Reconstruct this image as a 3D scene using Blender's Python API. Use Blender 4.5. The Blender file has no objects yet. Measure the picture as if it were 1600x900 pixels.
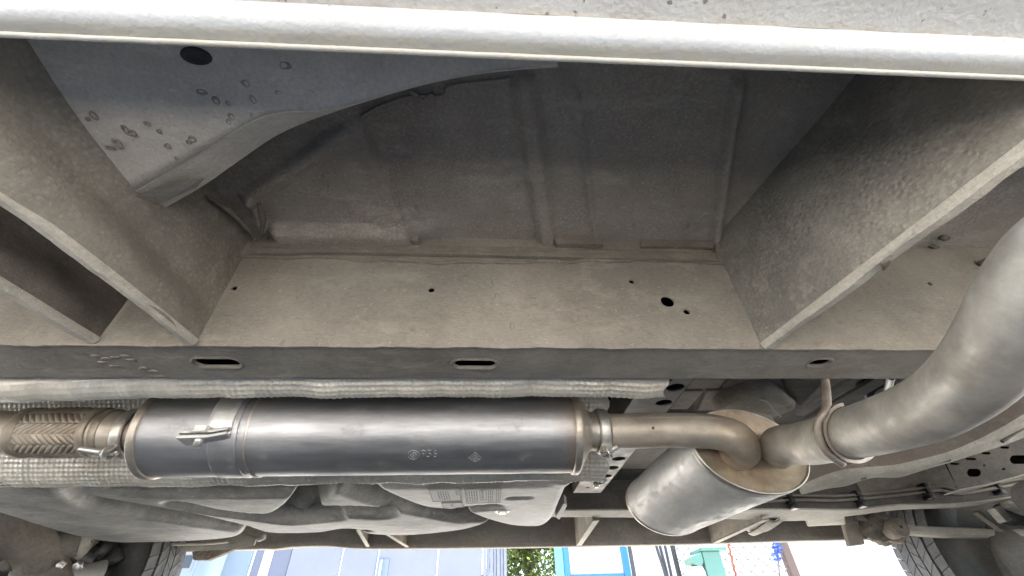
import bpy, bmesh, math, random
import numpy as np
from mathutils import Vector, Matrix, noise as mnoise
R_ = math.radians
random.seed(7)
rng = np.random.default_rng(7)
S = bpy.context.scene
COL = S.collection

# ------------------------------------------------------------------ camera
CAM = np.array([0.0, 0.0, 0.12])                       # 12 cm above the ground, just inside the sill
AX_R = np.array([0.99844774, -0.04963016, -0.02527775])
AX_U = np.array([-0.01304463, -0.64959823, 0.76016576])
AX_F = np.array([0.05414754, 0.75865604, 0.64923729])
FPX = 660.0                                            # focal length for a 1600 px wide frame
cd = bpy.data.cameras.new('camera')
cd.sensor_width = 36.0
cd.lens = 36.0 * FPX / 1600.0
cd.clip_start = 0.01
cd.clip_end = 600.0
cam = bpy.data.objects.new('camera', cd)
COL.objects.link(cam)
cam.matrix_world = Matrix(((AX_R[0], AX_U[0], -AX_F[0], CAM[0]),
                           (AX_R[1], AX_U[1], -AX_F[1], CAM[1]),
                           (AX_R[2], AX_U[2], -AX_F[2], CAM[2]), (0, 0, 0, 1)))
S.camera = cam

# ------------------------------------------------------------------ light
SUN_EL, SUN_AZ = 79.0, 15.0                            # azimuth measured from +Y towards +X
W = bpy.data.worlds.new('World')
S.world = W
W.use_nodes = True
wn = W.node_tree.nodes
sky = wn.new('ShaderNodeTexSky')
sky.sky_type = 'NISHITA'
sky.sun_disc = False
sky.sun_elevation = R_(SUN_EL)
sky.sun_rotation = R_(SUN_AZ)
wn['Background'].inputs[1].default_value = 0.052
W.node_tree.links.new(sky.outputs[0], wn['Background'].inputs[0])
sl = bpy.data.lights.new('sun', 'SUN')
sl.energy = 5.0
sl.angle = R_(0.5)
sl.color = (1.0, 0.97, 0.925)
so = bpy.data.objects.new('sun', sl)
COL.objects.link(so)
sd = Vector((math.cos(R_(SUN_EL)) * math.sin(R_(SUN_AZ)), math.cos(R_(SUN_EL)) * math.cos(R_(SUN_AZ)), math.sin(R_(SUN_EL))))
so.rotation_euler = sd.to_track_quat('Z', 'Y').to_euler()
S.view_settings.view_transform = 'Standard'
S.view_settings.look = 'None'
S.view_settings.gamma = 1.0
S.view_settings.use_curve_mapping = False
S.view_settings.exposure = 4.05
S.cycles.use_denoising = True
S.cycles.max_bounces = 10
S.cycles.diffuse_bounces = 6
S.cycles.glossy_bounces = 5
S.cycles.sample_clamp_indirect = 8.0

# ------------------------------------------------------------------ helpers
def px(u, v, **k):
    """world point where the sight line of photo pixel (u, v) meets a plane x=, y= or z= (or at depth t=)"""
    d = AX_R * (u - 800) / FPX + AX_U * (450 - v) / FPX + AX_F
    (a, b), = k.items()
    if a == 't':
        return CAM + d * b
    i = 'xyz'.index(a)
    return CAM + d * ((b - CAM[i]) / d[i])

def link(o, parent=None):
    COL.objects.link(o)
    if parent is not None:
        o.parent = parent
        if parent.type == 'EMPTY':
            o.matrix_parent_inverse = Matrix.Translation(parent.location).inverted()
    return o

def empty(name, loc, parent=None):
    o = bpy.data.objects.new(name, None)
    o.location = loc
    o.empty_display_size = 0.1
    COL.objects.link(o)
    if parent is not None:
        o.parent = parent
        o.matrix_parent_inverse = Matrix.Translation(parent.location).inverted()
    return o

def tag(o, label=None, cat=None, group=None, kind=None):
    for k, v in (('label', label), ('category', cat), ('group', group), ('kind', kind)):
        if v:
            o[k] = v
    return o

def mesh(name, verts, faces, mat, parent=None, smooth=False, label=None):
    me = bpy.data.meshes.new(name)
    if isinstance(verts, np.ndarray):
        verts = verts.tolist()
    me.from_pydata([tuple(map(float, v)) for v in verts], [], faces)
    me.validate()
    me.update()
    if smooth:
        me.polygons.foreach_set('use_smooth', [True] * len(me.polygons))
    if mat:
        me.materials.append(mat)
    o = bpy.data.objects.new(name, me)
    link(o, parent)
    if label:
        o['label'] = label
    return o

def from_bm(name, bm, mat, parent=None, smooth=False, label=None):
    bmesh.ops.recalc_face_normals(bm, faces=bm.faces)
    me = bpy.data.meshes.new(name)
    bm.to_mesh(me)
    bm.free()
    if smooth:
        me.polygons.foreach_set('use_smooth', [True] * len(me.polygons))
    me.materials.append(mat)
    o = bpy.data.objects.new(name, me)
    link(o, parent)
    if label:
        o['label'] = label
    return o

def grid_faces(nu, nv, closed_v=False, off=0):
    f = []
    for i in range(nu - 1):
        for j in range(nv if closed_v else nv - 1):
            j2 = (j + 1) % nv
            f.append((off + i * nv + j, off + (i + 1) * nv + j, off + (i + 1) * nv + j2, off + i * nv + j2))
    return f

def catmull(pts, n=8, closed=False):
    P = [np.asarray(p, float) for p in pts]
    out = []
    m = len(P)
    rngi = range(m) if closed else range(m - 1)
    for i in rngi:
        if closed:
            p0, p1, p2, p3 = P[(i - 1) % m], P[i], P[(i + 1) % m], P[(i + 2) % m]
        else:
            p0, p1, p2, p3 = P[max(i - 1, 0)], P[i], P[i + 1], P[min(i + 2, m - 1)]
        for k in range(n):
            t = k / n
            out.append(0.5 * ((2 * p1) + (-p0 + p2) * t + (2 * p0 - 5 * p1 + 4 * p2 - p3) * t * t + (-p0 + 3 * p1 - 3 * p2 + p3) * t ** 3))
    if not closed:
        out.append(P[-1])
    return np.array(out)

def frames(C):
    C = np.asarray(C, float)
    T = np.gradient(C, axis=0)
    T /= np.linalg.norm(T, axis=1)[:, None]
    up = np.array([0, 0, 1.0]) if abs(T[0][2]) < 0.9 else np.array([1.0, 0, 0])
    N = np.zeros_like(C)
    n = up - T[0] * np.dot(up, T[0])
    N[0] = n / np.linalg.norm(n)
    for i in range(1, len(C)):
        n = N[i - 1] - T[i] * np.dot(N[i - 1], T[i])
        N[i] = n / np.linalg.norm(n)
    B = np.cross(T, N)
    return T, N, B

def tube_vf(C, r, seg=16, cap=True):
    C = np.asarray(C, float)
    r = np.full(len(C), r) if np.isscalar(r) else np.asarray(r, float)
    T, N, B = frames(C)
    a = np.linspace(0, 2 * math.pi, seg, endpoint=False)
    V = (C[:, None, :] + r[:, None, None] * (np.cos(a)[None, :, None] * N[:, None, :] + np.sin(a)[None, :, None] * B[:, None, :])).reshape(-1, 3)
    F = grid_faces(len(C), seg, True)
    if cap:
        F += [tuple(range(seg - 1, -1, -1)), tuple(range((len(C) - 1) * seg, len(C) * seg))]
    return V, F

def tube(name, C, r, mat, parent=None, seg=16, smooth=True, label=None, cap=True):
    V, F = tube_vf(C, r, seg, cap)
    return mesh(name, V, F, mat, parent, smooth, label)

def revolve(name, prof, origin, axis, mat, parent=None, seg=48, smooth=True, label=None, sx=1.0, sz=1.0, upv=(0, 0, 1), caps=True):
    """prof: list of (distance along axis, radius); sx/sz squash the section"""
    ax = np.asarray(axis, float)
    ax /= np.linalg.norm(ax)
    n = np.asarray(upv, float)
    n = n - ax * np.dot(n, ax)
    n /= np.linalg.norm(n)
    b = np.cross(ax, n)
    a = np.linspace(0, 2 * math.pi, seg, endpoint=False)
    V = []
    for d, r in prof:
        V.append(np.asarray(origin) + ax * d + r * (np.cos(a)[:, None] * n * sz + np.sin(a)[:, None] * b * sx))
    V = np.concatenate(V)
    F = grid_faces(len(prof), seg, True)
    if caps:
        F += [tuple(range(seg - 1, -1, -1)), tuple(range((len(prof) - 1) * seg, len(prof) * seg))]
    return mesh(name, V, F, mat, parent, smooth, label)

def sweep_x(name, prof, xs, mat, parent=None, smooth=False, label=None, wob=0.0, freq=14.0):
    """profile of (y, z) points run along X, with a slight waviness"""
    V = []
    for x in xs:
        for j, (y, z) in enumerate(prof):
            w = wob * mnoise.noise(Vector((x * freq, j * 0.37, 3.1))) if wob else 0
            V.append((x, y + w * 0.6, z + w))
    return mesh(name, V, grid_faces(len(xs), len(prof)), mat, parent, smooth, label)

def box_bm(bm, p0, p1, bev=0.0):
    p0, p1 = np.minimum(p0, p1), np.maximum(p0, p1)
    m = Matrix.Translation(Vector((p0 + p1) / 2)) @ Matrix.Diagonal(Vector(list(p1 - p0) + [1.0]))
    g = bmesh.ops.create_cube(bm, size=1.0, matrix=m)
    if bev:
        ed = list({e for v in g['verts'] for e in v.link_edges})
        bmesh.ops.bevel(bm, geom=ed, offset=bev, segments=2, affect='EDGES', profile=0.5)

def box(name, p0, p1, mat, parent=None, bev=0.0, label=None):
    bm = bmesh.new()
    box_bm(bm, np.asarray(p0, float), np.asarray(p1, float), bev)
    return from_bm(name, bm, mat, parent, False, label)

def prism(name, pts, ext, mat, parent=None, bev=0.0, smooth=False, label=None):
    """closed 3D outline pushed along the vector ext into a plate with thickness"""
    bm = bmesh.new()
    vs = [bm.verts.new(Vector(p)) for p in pts]
    f = bm.faces.new(vs)
    g = bmesh.ops.extrude_face_region(bm, geom=[f])
    bmesh.ops.translate(bm, vec=Vector(ext), verts=[e for e in g['geom'] if isinstance(e, bmesh.types.BMVert)])
    if bev:
        bmesh.ops.bevel(bm, geom=list(bm.edges), offset=bev, segments=2, affect='EDGES', profile=0.5)
    return from_bm(name, bm, mat, parent, smooth, label)

def plate_holes(name, outer, holes, to3d, ext, mat, parent=None, label=None):
    """flat plate with real openings: outer loop and hole loops in 2D, mapped by to3d, thickened by ext"""
    bm = bmesh.new()
    edges = []
    for loop in [outer] + holes:
        vs = [bm.verts.new(Vector(to3d(p))) for p in loop]
        edges += [bm.edges.new((vs[i], vs[(i + 1) % len(vs)])) for i in range(len(vs))]
    bmesh.ops.triangle_fill(bm, use_beauty=True, edges=edges)
    g = bmesh.ops.extrude_face_region(bm, geom=list(bm.faces))
    bmesh.ops.translate(bm, vec=Vector(ext), verts=[e for e in g['geom'] if isinstance(e, bmesh.types.BMVert)])
    return from_bm(name, bm, mat, parent, False, label)

def oval(cx, cy, rx, ry, n=20, slot=False, rough=0.0):
    out = []
    for i in range(n):
        a = 2 * math.pi * i / n
        k = 1 + rough * (random.random() - .5)
        if slot:
            dx = (rx - ry) * (1 if math.cos(a) > 0 else -1)
            out.append((cx + dx + ry * math.cos(a) * k, cy + ry * math.sin(a) * k))
        else:
            out.append((cx + rx * math.cos(a) * k, cy + ry * math.sin(a) * k))
    return out

def hexbolt(name, c, axis, r, h, mat, parent=None, washer=True):
    ax = Vector(axis).normalized()
    q = Vector((0, 0, 1)).rotation_difference(ax).to_matrix().to_4x4()
    bm = bmesh.new()
    M = Matrix.Translation(Vector(c)) @ q
    bmesh.ops.create_cone(bm, cap_ends=True, segments=6, radius1=r, radius2=r * 0.93, depth=h, matrix=M @ Matrix.Translation((0, 0, h / 2)))
    if washer:
        bmesh.ops.create_cone(bm, cap_ends=True, segments=20, radius1=r * 1.5, radius2=r * 1.45, depth=h * 0.25, matrix=M)
    return from_bm(name, bm, mat, parent)

def seg_dist(P, a, b):
    ab = b - a
    t = np.clip(((P - a) @ ab) / (ab @ ab), 0, 1)
    return np.linalg.norm(P - (a + t[:, None] * ab), axis=1)

def poly_sdf(P, poly):
    d = np.full(len(P), 1e9)
    inside = np.zeros(len(P), bool)
    n = len(poly)
    for i in range(n):
        a, b = poly[i], poly[(i + 1) % n]
        d = np.minimum(d, seg_dist(P, a, b))
        c = ((a[1] > P[:, 1]) != (b[1] > P[:, 1]))
        with np.errstate(divide='ignore', invalid='ignore'):
            xi = (b[0] - a[0]) * (P[:, 1] - a[1]) / (b[1] - a[1]) + a[0]
        inside ^= c & (P[:, 0] < xi)
    return np.where(inside, d, -d)

def lobe(name, outline, z0, mat, parent, bevel=0.04, wall=0.06, res=0.006, channels=(), swell=0.0, label=None, slope=3.0, smooth_n=6):
    """moulded shell seen from below: rounded lower edge, pressed-in channels, side walls that rise"""
    poly = catmull([np.asarray(p[:2]) for p in outline], smooth_n, True)
    mg = wall / slope
    lo, hi = poly.min(0) - mg - res, poly.max(0) + mg + res
    xs = np.arange(lo[0], hi[0], res)
    ys = np.arange(lo[1], hi[1], res)
    X, Y = np.meshgrid(xs, ys, indexing='ij')
    P = np.stack([X.ravel(), Y.ravel()], 1)
    d = poly_sdf(P, poly)
    r = bevel
    di = np.clip(d, 0, r)
    z = z0 + r - np.sqrt(np.maximum(r * r - (r - di) ** 2, 0))
    z = np.where(d < 0, z0 + r + np.minimum(-d, mg) * slope, z)
    z = z - swell * np.clip(d / 0.15, 0, 1)
    for path, w, dep in channels:
        c = catmull([np.asarray(p[:2]) for p in path], 5) if len(path) > 2 else np.array([p[:2] for p in path])
        dd = np.full(len(P), 1e9)
        for i in range(len(c) - 1):
            dd = np.minimum(dd, seg_dist(P, c[i], c[i + 1]))
        s = np.clip(1 - dd / w, 0, 1)
        z = z + dep * (s * s * (3 - 2 * s))
    V = np.stack([P[:, 0], P[:, 1], z], 1)
    ny = len(ys)
    keep = d > -mg
    F = [q for q in grid_faces(len(xs), ny) if keep[q[0]] and keep[q[1]] and keep[q[2]] and keep[q[3]]]
    used = np.unique(np.array(F).ravel())
    remap = np.full(len(V), -1)
    remap[used] = np.arange(len(used))
    F = [tuple(int(remap[i]) for i in q[::-1]) for q in F]
    return mesh(name, V[used], F, mat, parent, True, label)

# ------------------------------------------------------------------ materials
class NT:
    def __init__(s, name):
        s.m = bpy.data.materials.new(name)
        s.m.use_nodes = True
        s.t = s.m.node_tree
        s.b = s.t.nodes['Principled BSDF']
        s.co = s.t.nodes.new('ShaderNodeTexCoord').outputs['Object']
    def n(s, k, **kw):
        o = s.t.nodes.new(k)
        for a, v in kw.items():
            setattr(o, a, v)
        return o
    def l(s, a, b):
        s.t.links.new(a, b)
    def mapped(s, sc):
        m = s.n('ShaderNodeMapping')
        m.inputs['Scale'].default_value = sc
        s.l(s.co, m.inputs[0])
        return m.outputs[0]
    def noise(s, scale, detail=5, rough=0.6, co=None):
        o = s.n('ShaderNodeTexNoise')
        o.inputs['Scale'].default_value = scale
        o.inputs['Detail'].default_value = detail
        o.inputs['Roughness'].default_value = rough
        s.l(co or s.co, o.inputs['Vector'])
        return o.outputs[0]
    def voro(s, scale, feature='F1', co=None):
        o = s.n('ShaderNodeTexVoronoi', feature=feature)
        o.inputs['Scale'].default_value = scale
        s.l(co or s.co, o.inputs['Vector'])
        return o.outputs['Distance']
    def ramp(s, fac, stops):
        o = s.n('ShaderNodeValToRGB')
        e = o.color_ramp.elements
        while len(e) < len(stops):
            e.new(0.5)
        for i, (p, c) in enumerate(stops):
            e[i].position = p
            e[i].color = (c, c, c, 1) if not hasattr(c, '__len__') else tuple(c) + (1,)
        s.l(fac, o.inputs[0])
        return o.outputs[0]
    def mix(s, fac, a, b, blend='MIX'):
        o = s.n('ShaderNodeMix', data_type='RGBA', blend_type=blend)
        for sock, v in ((o.inputs['Factor'], fac), (o.inputs['A'], a), (o.inputs['B'], b)):
            if hasattr(v, 'is_linked'):
                s.l(v, sock)
            elif hasattr(v, '__len__'):
                sock.default_value = tuple(v) + (1,)
            else:
                sock.default_value = v
        return o.outputs['Result']
    def math(s, op, a, b):
        o = s.n('ShaderNodeMath', operation=op)
        for i, v in enumerate((a, b)):
            if hasattr(v, 'is_linked'):
                s.l(v, o.inputs[i])
            else:
                o.inputs[i].default_value = v
        return o.outputs[0]
    def bump(s, h, dist, strength=1.0, prev=None):
        o = s.n('ShaderNodeBump')
        o.inputs['Distance'].default_value = dist
        o.inputs['Strength'].default_value = strength
        s.l(h, o.inputs['Height'])
        if prev is not None:
            s.l(prev, o.inputs['Normal'])
        return o.outputs[0]
    def out(s, col=None, rough=0.6, metal=0.0, normal=None, spec=None):
        for key, v in (('Base Color', col), ('Roughness', rough), ('Metallic', metal), ('Normal', normal)):
            if v is None:
                continue
            if hasattr(v, 'is_linked'):
                s.l(v, s.b.inputs[key])
            elif hasattr(v, '__len__'):
                s.b.inputs[key].default_value = tuple(v) + (1,)
            else:
                s.b.inputs[key].default_value = v
        if spec is not None:
            s.b.inputs['Specular IOR Level'].default_value = spec
        return s.m

def dusty(name, base, dust, brown=None, dust_amt=0.5, rough=0.8, metal=0.0, patch=9.0, grain=420.0, grain_d=0.0009, lumps=0.0, lump_scale=130.0,
          streak=None, rings=0.0, spec=0.25):
    t = NT(name)
    co = t.mapped(streak) if streak else t.co
    c = t.mix(t.ramp(t.noise(patch, 6, 0.65), [(0.5 - dust_amt * 0.45, 0.0), (0.95 - dust_amt * 0.45, 1.0)]), base, dust)
    if brown:
        c = t.mix(t.ramp(t.noise(patch * 0.6, 4, 0.6), [(0.45, 0.0), (0.72, 0.8)]), c, brown)
    # splash streaks and dried blotches
    c = t.mix(t.ramp(t.noise(3.1, 6, 0.72), [(0.40, 0.0), (0.62, 0.55)]), c, tuple(k * 0.62 for k in base))
    c = t.mix(t.ramp(t.noise(24, 6, 0.75, t.mapped((0.35, 1.0, 0.8))), [(0.52, 0.0), (0.74, 0.6)]), c, tuple(min(1, 1.22 * k) for k in dust))
    c = t.mix(t.ramp(t.noise(46, 5, 0.7), [(0.60, 0.0), (0.74, 0.5)]), c, tuple(k * 0.5 for k in base))
    fine = t.noise(grain * 0.6, 4, 0.75, co)
    c = t.mix(0.5, c, t.ramp(fine, [(0.32, 0.68), (0.5, 1.0), (0.7, 1.22)]), 'MULTIPLY')
    sp = t.ramp(t.noise(grain * 0.35, 2, 0.5), [(0.66, 0.0), (0.72, 1.0)])
    c = t.mix(t.math('MULTIPLY', sp, 0.22), c, tuple(min(1, 1.5 * k) for k in dust))
    nrm = t.bump(t.noise(grain, 3, 0.7, co), grain_d)
    nrm = t.bump(t.noise(patch * 4, 4, 0.55), 0.004, 0.6, nrm)
    if lumps:
        v = t.ramp(t.voro(lump_scale), [(0.0, 1.0), (0.55, 0.0)])
        msk = t.ramp(t.noise(11, 3, 0.5), [(0.38, 0.15), (0.58, 1.0)])
        nrm = t.bump(t.math('MULTIPLY', v, msk), lumps, 1.0, nrm)
        c = t.mix(t.math('MULTIPLY', t.ramp(t.voro(lump_scale * 1.35), [(0.05, 0.3), (0.5, 0.0)]), msk), c, tuple(min(1, 1.45 * k) for k in dust))
    if rings:
        dv = t.voro(38)
        ring = t.ramp(dv, [(0.0, 0.25), (0.10, 0.35), (0.19, 1.0), (0.27, 0.0)])
        msk = t.ramp(t.noise(16, 2, 0.5), [(rings, 0.0), (rings + 0.05, 1.0)])
        k = t.math('MULTIPLY', ring, msk)
        c = t.mix(t.math('MULTIPLY', k, 0.6), c, (0.10, 0.075, 0.06))
        nrm = t.bump(k, 0.0012, 1.0, nrm)
    return t.out(c, rough, metal, nrm, spec)

M = {}
M['web'] = dusty('web_dust', (0.235, 0.214, 0.186), (0.35, 0.315, 0.265), (0.25, 0.208, 0.165), 0.6, 0.85, patch=7, grain=520, grain_d=0.0011, streak=(0.45, 1, 1.1))
M['rail_under'] = dusty('rail_under', (0.22, 0.205, 0.182), (0.33, 0.305, 0.268), (0.25, 0.215, 0.18), 0.45, 0.85, patch=11, grain=500, grain_d=0.0012, streak=(0.3, 1, 1))
M['floor'] = dusty('floor_coat', (0.285, 0.256, 0.226), (0.42, 0.378, 0.33), (0.28, 0.228, 0.188), 0.45, 0.75, patch=6, grain=430, grain_d=0.0008, lumps=0.0005, lump_scale=170)
M['pebble'] = dusty('stone_coat', (0.19, 0.18, 0.16), (0.36, 0.336, 0.292), (0.23, 0.205, 0.175), 0.5, 0.75, patch=8, grain=380, grain_d=0.0007, lumps=0.0008, lump_scale=150)
M['outrigger'] = dusty('outrigger_coat', (0.185, 0.17, 0.146), (0.29, 0.262, 0.222), (0.21, 0.18, 0.145), 0.5, 0.78, patch=7, grain=420, grain_d=0.0008, lumps=0.0004)
M['flange'] = dusty('flange_dust', (0.38, 0.352, 0.305), (0.52, 0.485, 0.425), None, 0.6, 0.8, patch=14, grain=480, grain_d=0.0009)
M['rim'] = dusty('rim_dust', (0.17, 0.158, 0.14), (0.27, 0.25, 0.215), None, 0.5, 0.85, patch=14, grain=480, grain_d=0.0009)
M['gusset'] = dusty('gusset_coat', (0.55, 0.505, 0.45), (0.66, 0.605, 0.54), None, 0.6, 0.6, patch=5, grain=520, grain_d=0.0005)
M['blister'] = dusty('rust_blister', (0.34, 0.292, 0.248), (0.44, 0.395, 0.345), (0.28, 0.215, 0.17), 0.45, 0.85, patch=60, grain=500, grain_d=0.0008)
M['brown'] = dusty('brown_coat', (0.14, 0.12, 0.105), (0.22, 0.192, 0.165), (0.15, 0.118, 0.095), 0.4, 0.8, patch=9, grain=420, grain_d=0.001)
M['sealer'] = dusty('sealer', (0.2, 0.175, 0.145), (0.3, 0.265, 0.22), None, 0.5, 0.8, patch=30, grain=500, grain_d=0.0008)
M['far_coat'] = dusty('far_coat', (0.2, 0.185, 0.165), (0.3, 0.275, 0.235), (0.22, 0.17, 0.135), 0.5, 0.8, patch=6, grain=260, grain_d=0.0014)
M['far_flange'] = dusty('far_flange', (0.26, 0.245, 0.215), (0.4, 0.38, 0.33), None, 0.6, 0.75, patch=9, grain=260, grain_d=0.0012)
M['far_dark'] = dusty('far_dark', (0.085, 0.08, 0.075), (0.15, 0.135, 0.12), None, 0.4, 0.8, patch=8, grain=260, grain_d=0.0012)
M['plastic'] = dusty('plastic_dusty', (0.12, 0.12, 0.117), (0.46, 0.44, 0.4), (0.3, 0.285, 0.26), 0.75, 0.55, patch=5, grain=300, grain_d=0.0007, streak=(0.25, 1, 1), spec=0.4)
M['tank'] = dusty('tank_dusty', (0.3, 0.29, 0.275), (0.54, 0.52, 0.475), (0.42, 0.4, 0.365), 0.8, 0.5, patch=5, grain=300, grain_d=0.0007, streak=(0.2, 1, 1), spec=0.4)
M['lump'] = dusty('crusted_rust', (0.13, 0.11, 0.092), (0.25, 0.222, 0.185), (0.16, 0.115, 0.085), 0.5, 0.9, patch=25, grain=180, grain_d=0.003, lumps=0.003, lump_scale=90)
M['casting'] = dusty('dusty_casting', (0.1, 0.092, 0.082), (0.21, 0.192, 0.165), (0.14, 0.115, 0.095), 0.6, 0.8, patch=9, grain=240, grain_d=0.0015)
M['rubber'] = dusty('rubber', (0.02, 0.02, 0.021), (0.06, 0.058, 0.055), None, 0.4, 0.6, patch=14, grain=300, grain_d=0.0006, spec=0.4)
M['tread'] = dusty('tread_rubber', (0.07, 0.072, 0.078), (0.13, 0.13, 0.13), None, 0.5, 0.65, patch=12, grain=260, grain_d=0.0008, spec=0.4)
M['black'] = NT('hollow_shade').out((0.006, 0.006, 0.006), 0.9, 0, None, 0.1)  # near-black colour standing in for the darkness inside hollow sections
M['black_plastic'] = NT('black_plastic').out((0.02, 0.02, 0.022), 0.35, 0, None, 0.5)

def steel(name, tint, stain, rough=0.34, stain_amt=0.4, metal=0.95, streak=(0.15, 1, 1), dustc=(0.3, 0.27, 0.23), dust_amt=0.25, bands=None):
    t = NT(name)
    co = t.mapped(streak)
    c = t.mix(t.ramp(t.noise(5, 5, 0.6), [(0.3, 0.0), (0.75, 1.0)]), tint, tuple(k * 0.72 for k in tint))
    c = t.mix(t.ramp(t.noise(60, 5, 0.7, co), [(0.45, 0.0), (0.75, 0.45)]), c, tuple(min(1, k * 1.35) for k in tint))
    st = t.ramp(t.noise(8, 5, 0.7), [(0.62 - stain_amt * 0.35, 0.0), (0.9 - stain_amt * 0.35, 0.85)])
    if bands:                                                    # heat bluing / browning next to the welds, as positions along X
        sx = t.n('ShaderNodeSeparateXYZ')
        t.l(t.co, sx.inputs[0])
        acc = None
        for xb, w in bands:
            g = t.ramp(t.math('DIVIDE', t.math('ABSOLUTE', t.math('SUBTRACT', sx.outputs[0], xb), 0), w), [(0.15, 1.0), (1.0, 0.0)])
            acc = g if acc is None else t.math('MAXIMUM', acc, g)
        st = t.math('MAXIMUM', t.math('MULTIPLY', st, 0.55), t.math('MULTIPLY', acc, t.ramp(t.noise(22, 4, 0.7), [(0.3, 0.25), (0.65, 1.0)])))
    c = t.mix(st, c, stain)
    du = t.ramp(t.noise(26, 7, 0.75), [(0.66 - dust_amt * 0.4, 0.0), (0.92 - dust_amt * 0.4, 1.0)])
    c = t.mix(t.math('MULTIPLY', du, 0.75), c, dustc)
    rg = t.ramp(t.noise(34, 6, 0.7, co), [(0.25, rough * 0.75), (0.8, min(1, rough * 1.6))])
    rg = t.math('ADD', rg, t.math('MULTIPLY', du, 0.3))
    mt = t.math('MULTIPLY', t.math('SUBTRACT', 1.0, t.math('MULTIPLY', t.math('MAXIMUM', du, t.math('MULTIPLY', st, 0.6)), 0.7)), metal)
    nrm = t.bump(t.noise(330, 3, 0.6, co), 0.0002)
    nrm = t.bump(t.noise(14, 3, 0.5), 0.0025, 0.5, nrm)
    return t.out(c, rg, mt, nrm)

BROWN = (0.20, 0.125, 0.075)
M['muffler'] = steel('muffler_steel', (0.43, 0.425, 0.435), BROWN, 0.42, 0.1, bands=[(-0.60, 0.07), (0.15, 0.05)], metal=0.92, dust_amt=0.26, dustc=(0.24, 0.235, 0.23))
M['muffler_ring'] = steel('muffler_ring', (0.62, 0.58, 0.52), BROWN, 0.4, 0.5)
M['rear_muffler'] = steel('rear_muffler_steel', (0.66, 0.645, 0.62), (0.36, 0.3, 0.23), 0.46, 0.15, metal=0.75, streak=(1, 0.2, 1), dust_amt=0.5, dustc=(0.5, 0.47, 0.43))
M['end_cap'] = steel('end_cap_steel', (0.6, 0.52, 0.41), (0.27, 0.17, 0.1), 0.5, 0.75, metal=0.45, dust_amt=0.5, dustc=(0.55, 0.46, 0.34))
M['pipe'] = steel('pipe_steel', (0.58, 0.515, 0.44), (0.32, 0.22, 0.135), 0.46, 0.45, metal=0.7, dust_amt=0.45, dustc=(0.4, 0.345, 0.28))
M['tailpipe'] = steel('tailpipe_alu', (0.6, 0.56, 0.5), (0.25, 0.2, 0.155), 0.45, 0.5, metal=0.6, dust_amt=0.55, dustc=(0.43, 0.39, 0.335), streak=(1, 1, 1))
M['clamp'] = steel('clamp_steel', (0.66, 0.64, 0.6), (0.36, 0.25, 0.15), 0.4, 0.35, dust_amt=0.3, dustc=(0.42, 0.39, 0.34))
M['zinc'] = steel('zinc_plate', (0.75, 0.74, 0.72), (0.4, 0.34, 0.27), 0.42, 0.2, dust_amt=0.35, dustc=(0.5, 0.48, 0.45))
M['braid'] = steel('braid_steel', (0.44, 0.385, 0.32), (0.2, 0.145, 0.1), 0.45, 0.6, dust_amt=0.6, dustc=(0.33, 0.3, 0.25), streak=(1, 1, 1))
M['shield'] = steel('shield_alu', (0.84, 0.79, 0.7), (0.52, 0.45, 0.35), 0.42, 0.35, metal=0.55, dust_amt=0.45, dustc=(0.6, 0.55, 0.46), streak=(1, 1, 1))
M['hanger'] = steel('hanger_steel', (0.5, 0.46, 0.42), (0.3, 0.2, 0.13), 0.5, 0.6, dust_amt=0.5, dustc=(0.36, 0.33, 0.29))
M['perf'] = steel('perforated_steel', (0.36, 0.35, 0.34), (0.2, 0.16, 0.13), 0.5, 0.4, metal=0.5, dust_amt=0.5, dustc=(0.3, 0.28, 0.25))

# white stone-chipped sill paint
t = NT('sill_paint')
chips = t.ramp(t.noise(85, 3, 0.55), [(0.655, 0.0), (0.68, 1.0)])
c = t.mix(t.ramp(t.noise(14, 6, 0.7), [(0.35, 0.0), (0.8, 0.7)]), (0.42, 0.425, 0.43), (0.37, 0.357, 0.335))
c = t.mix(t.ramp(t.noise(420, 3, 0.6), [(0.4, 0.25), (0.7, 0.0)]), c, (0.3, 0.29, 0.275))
geo = t.n('ShaderNodeSeparateXYZ')
t.l(t.co, geo.inputs[0])
# road dirt caught in the crease where the chipped skirt meets the bead
cr = t.ramp(t.math('DIVIDE', t.math('ABSOLUTE', t.math('SUBTRACT', geo.outputs[1], 0.0905), 0), 0.006), [(0.1, 0.85), (1.0, 0.0)])
cr = t.math('MULTIPLY', cr, t.ramp(t.noise(60, 5, 0.75), [(0.38, 0.0), (0.6, 1.0)]))
c = t.mix(cr, c, (0.34, 0.27, 0.19))
c = t.mix(t.math('MULTIPLY', chips, 0.85), c, (0.12, 0.11, 0.1))
nrm = t.bump(t.noise(300, 4, 0.6), 0.0007, 0.8)
nrm = t.bump(t.voro(260), 0.0004, 0.6, nrm)
M['sill'] = t.out(c, 0.5, 0, nrm, 0.4)
t = NT('sill_bead_paint')
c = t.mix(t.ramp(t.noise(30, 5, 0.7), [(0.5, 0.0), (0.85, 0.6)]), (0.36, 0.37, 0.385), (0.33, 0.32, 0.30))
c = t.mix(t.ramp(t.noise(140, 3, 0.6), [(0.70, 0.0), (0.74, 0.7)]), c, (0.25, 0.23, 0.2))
sx = t.n('ShaderNodeSeparateXYZ')
t.l(t.co, sx.inputs[0])
dirt = t.math('MULTIPLY', t.ramp(t.math('DIVIDE', t.math('SUBTRACT', sx.outputs[1], 0.0985), 0.006), [(0.0, 0.0), (0.6, 1.0)]), t.ramp(t.noise(90, 5, 0.75), [(0.25, 0.2), (0.6, 0.75)]))
c = t.mix(dirt, c, (0.40, 0.375, 0.31))
M['sill_bead'] = t.out(c, 0.36, 0, t.bump(t.noise(210, 3, 0.6), 0.0007, 0.8), 0.45)
t = NT('body_paint')
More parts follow.
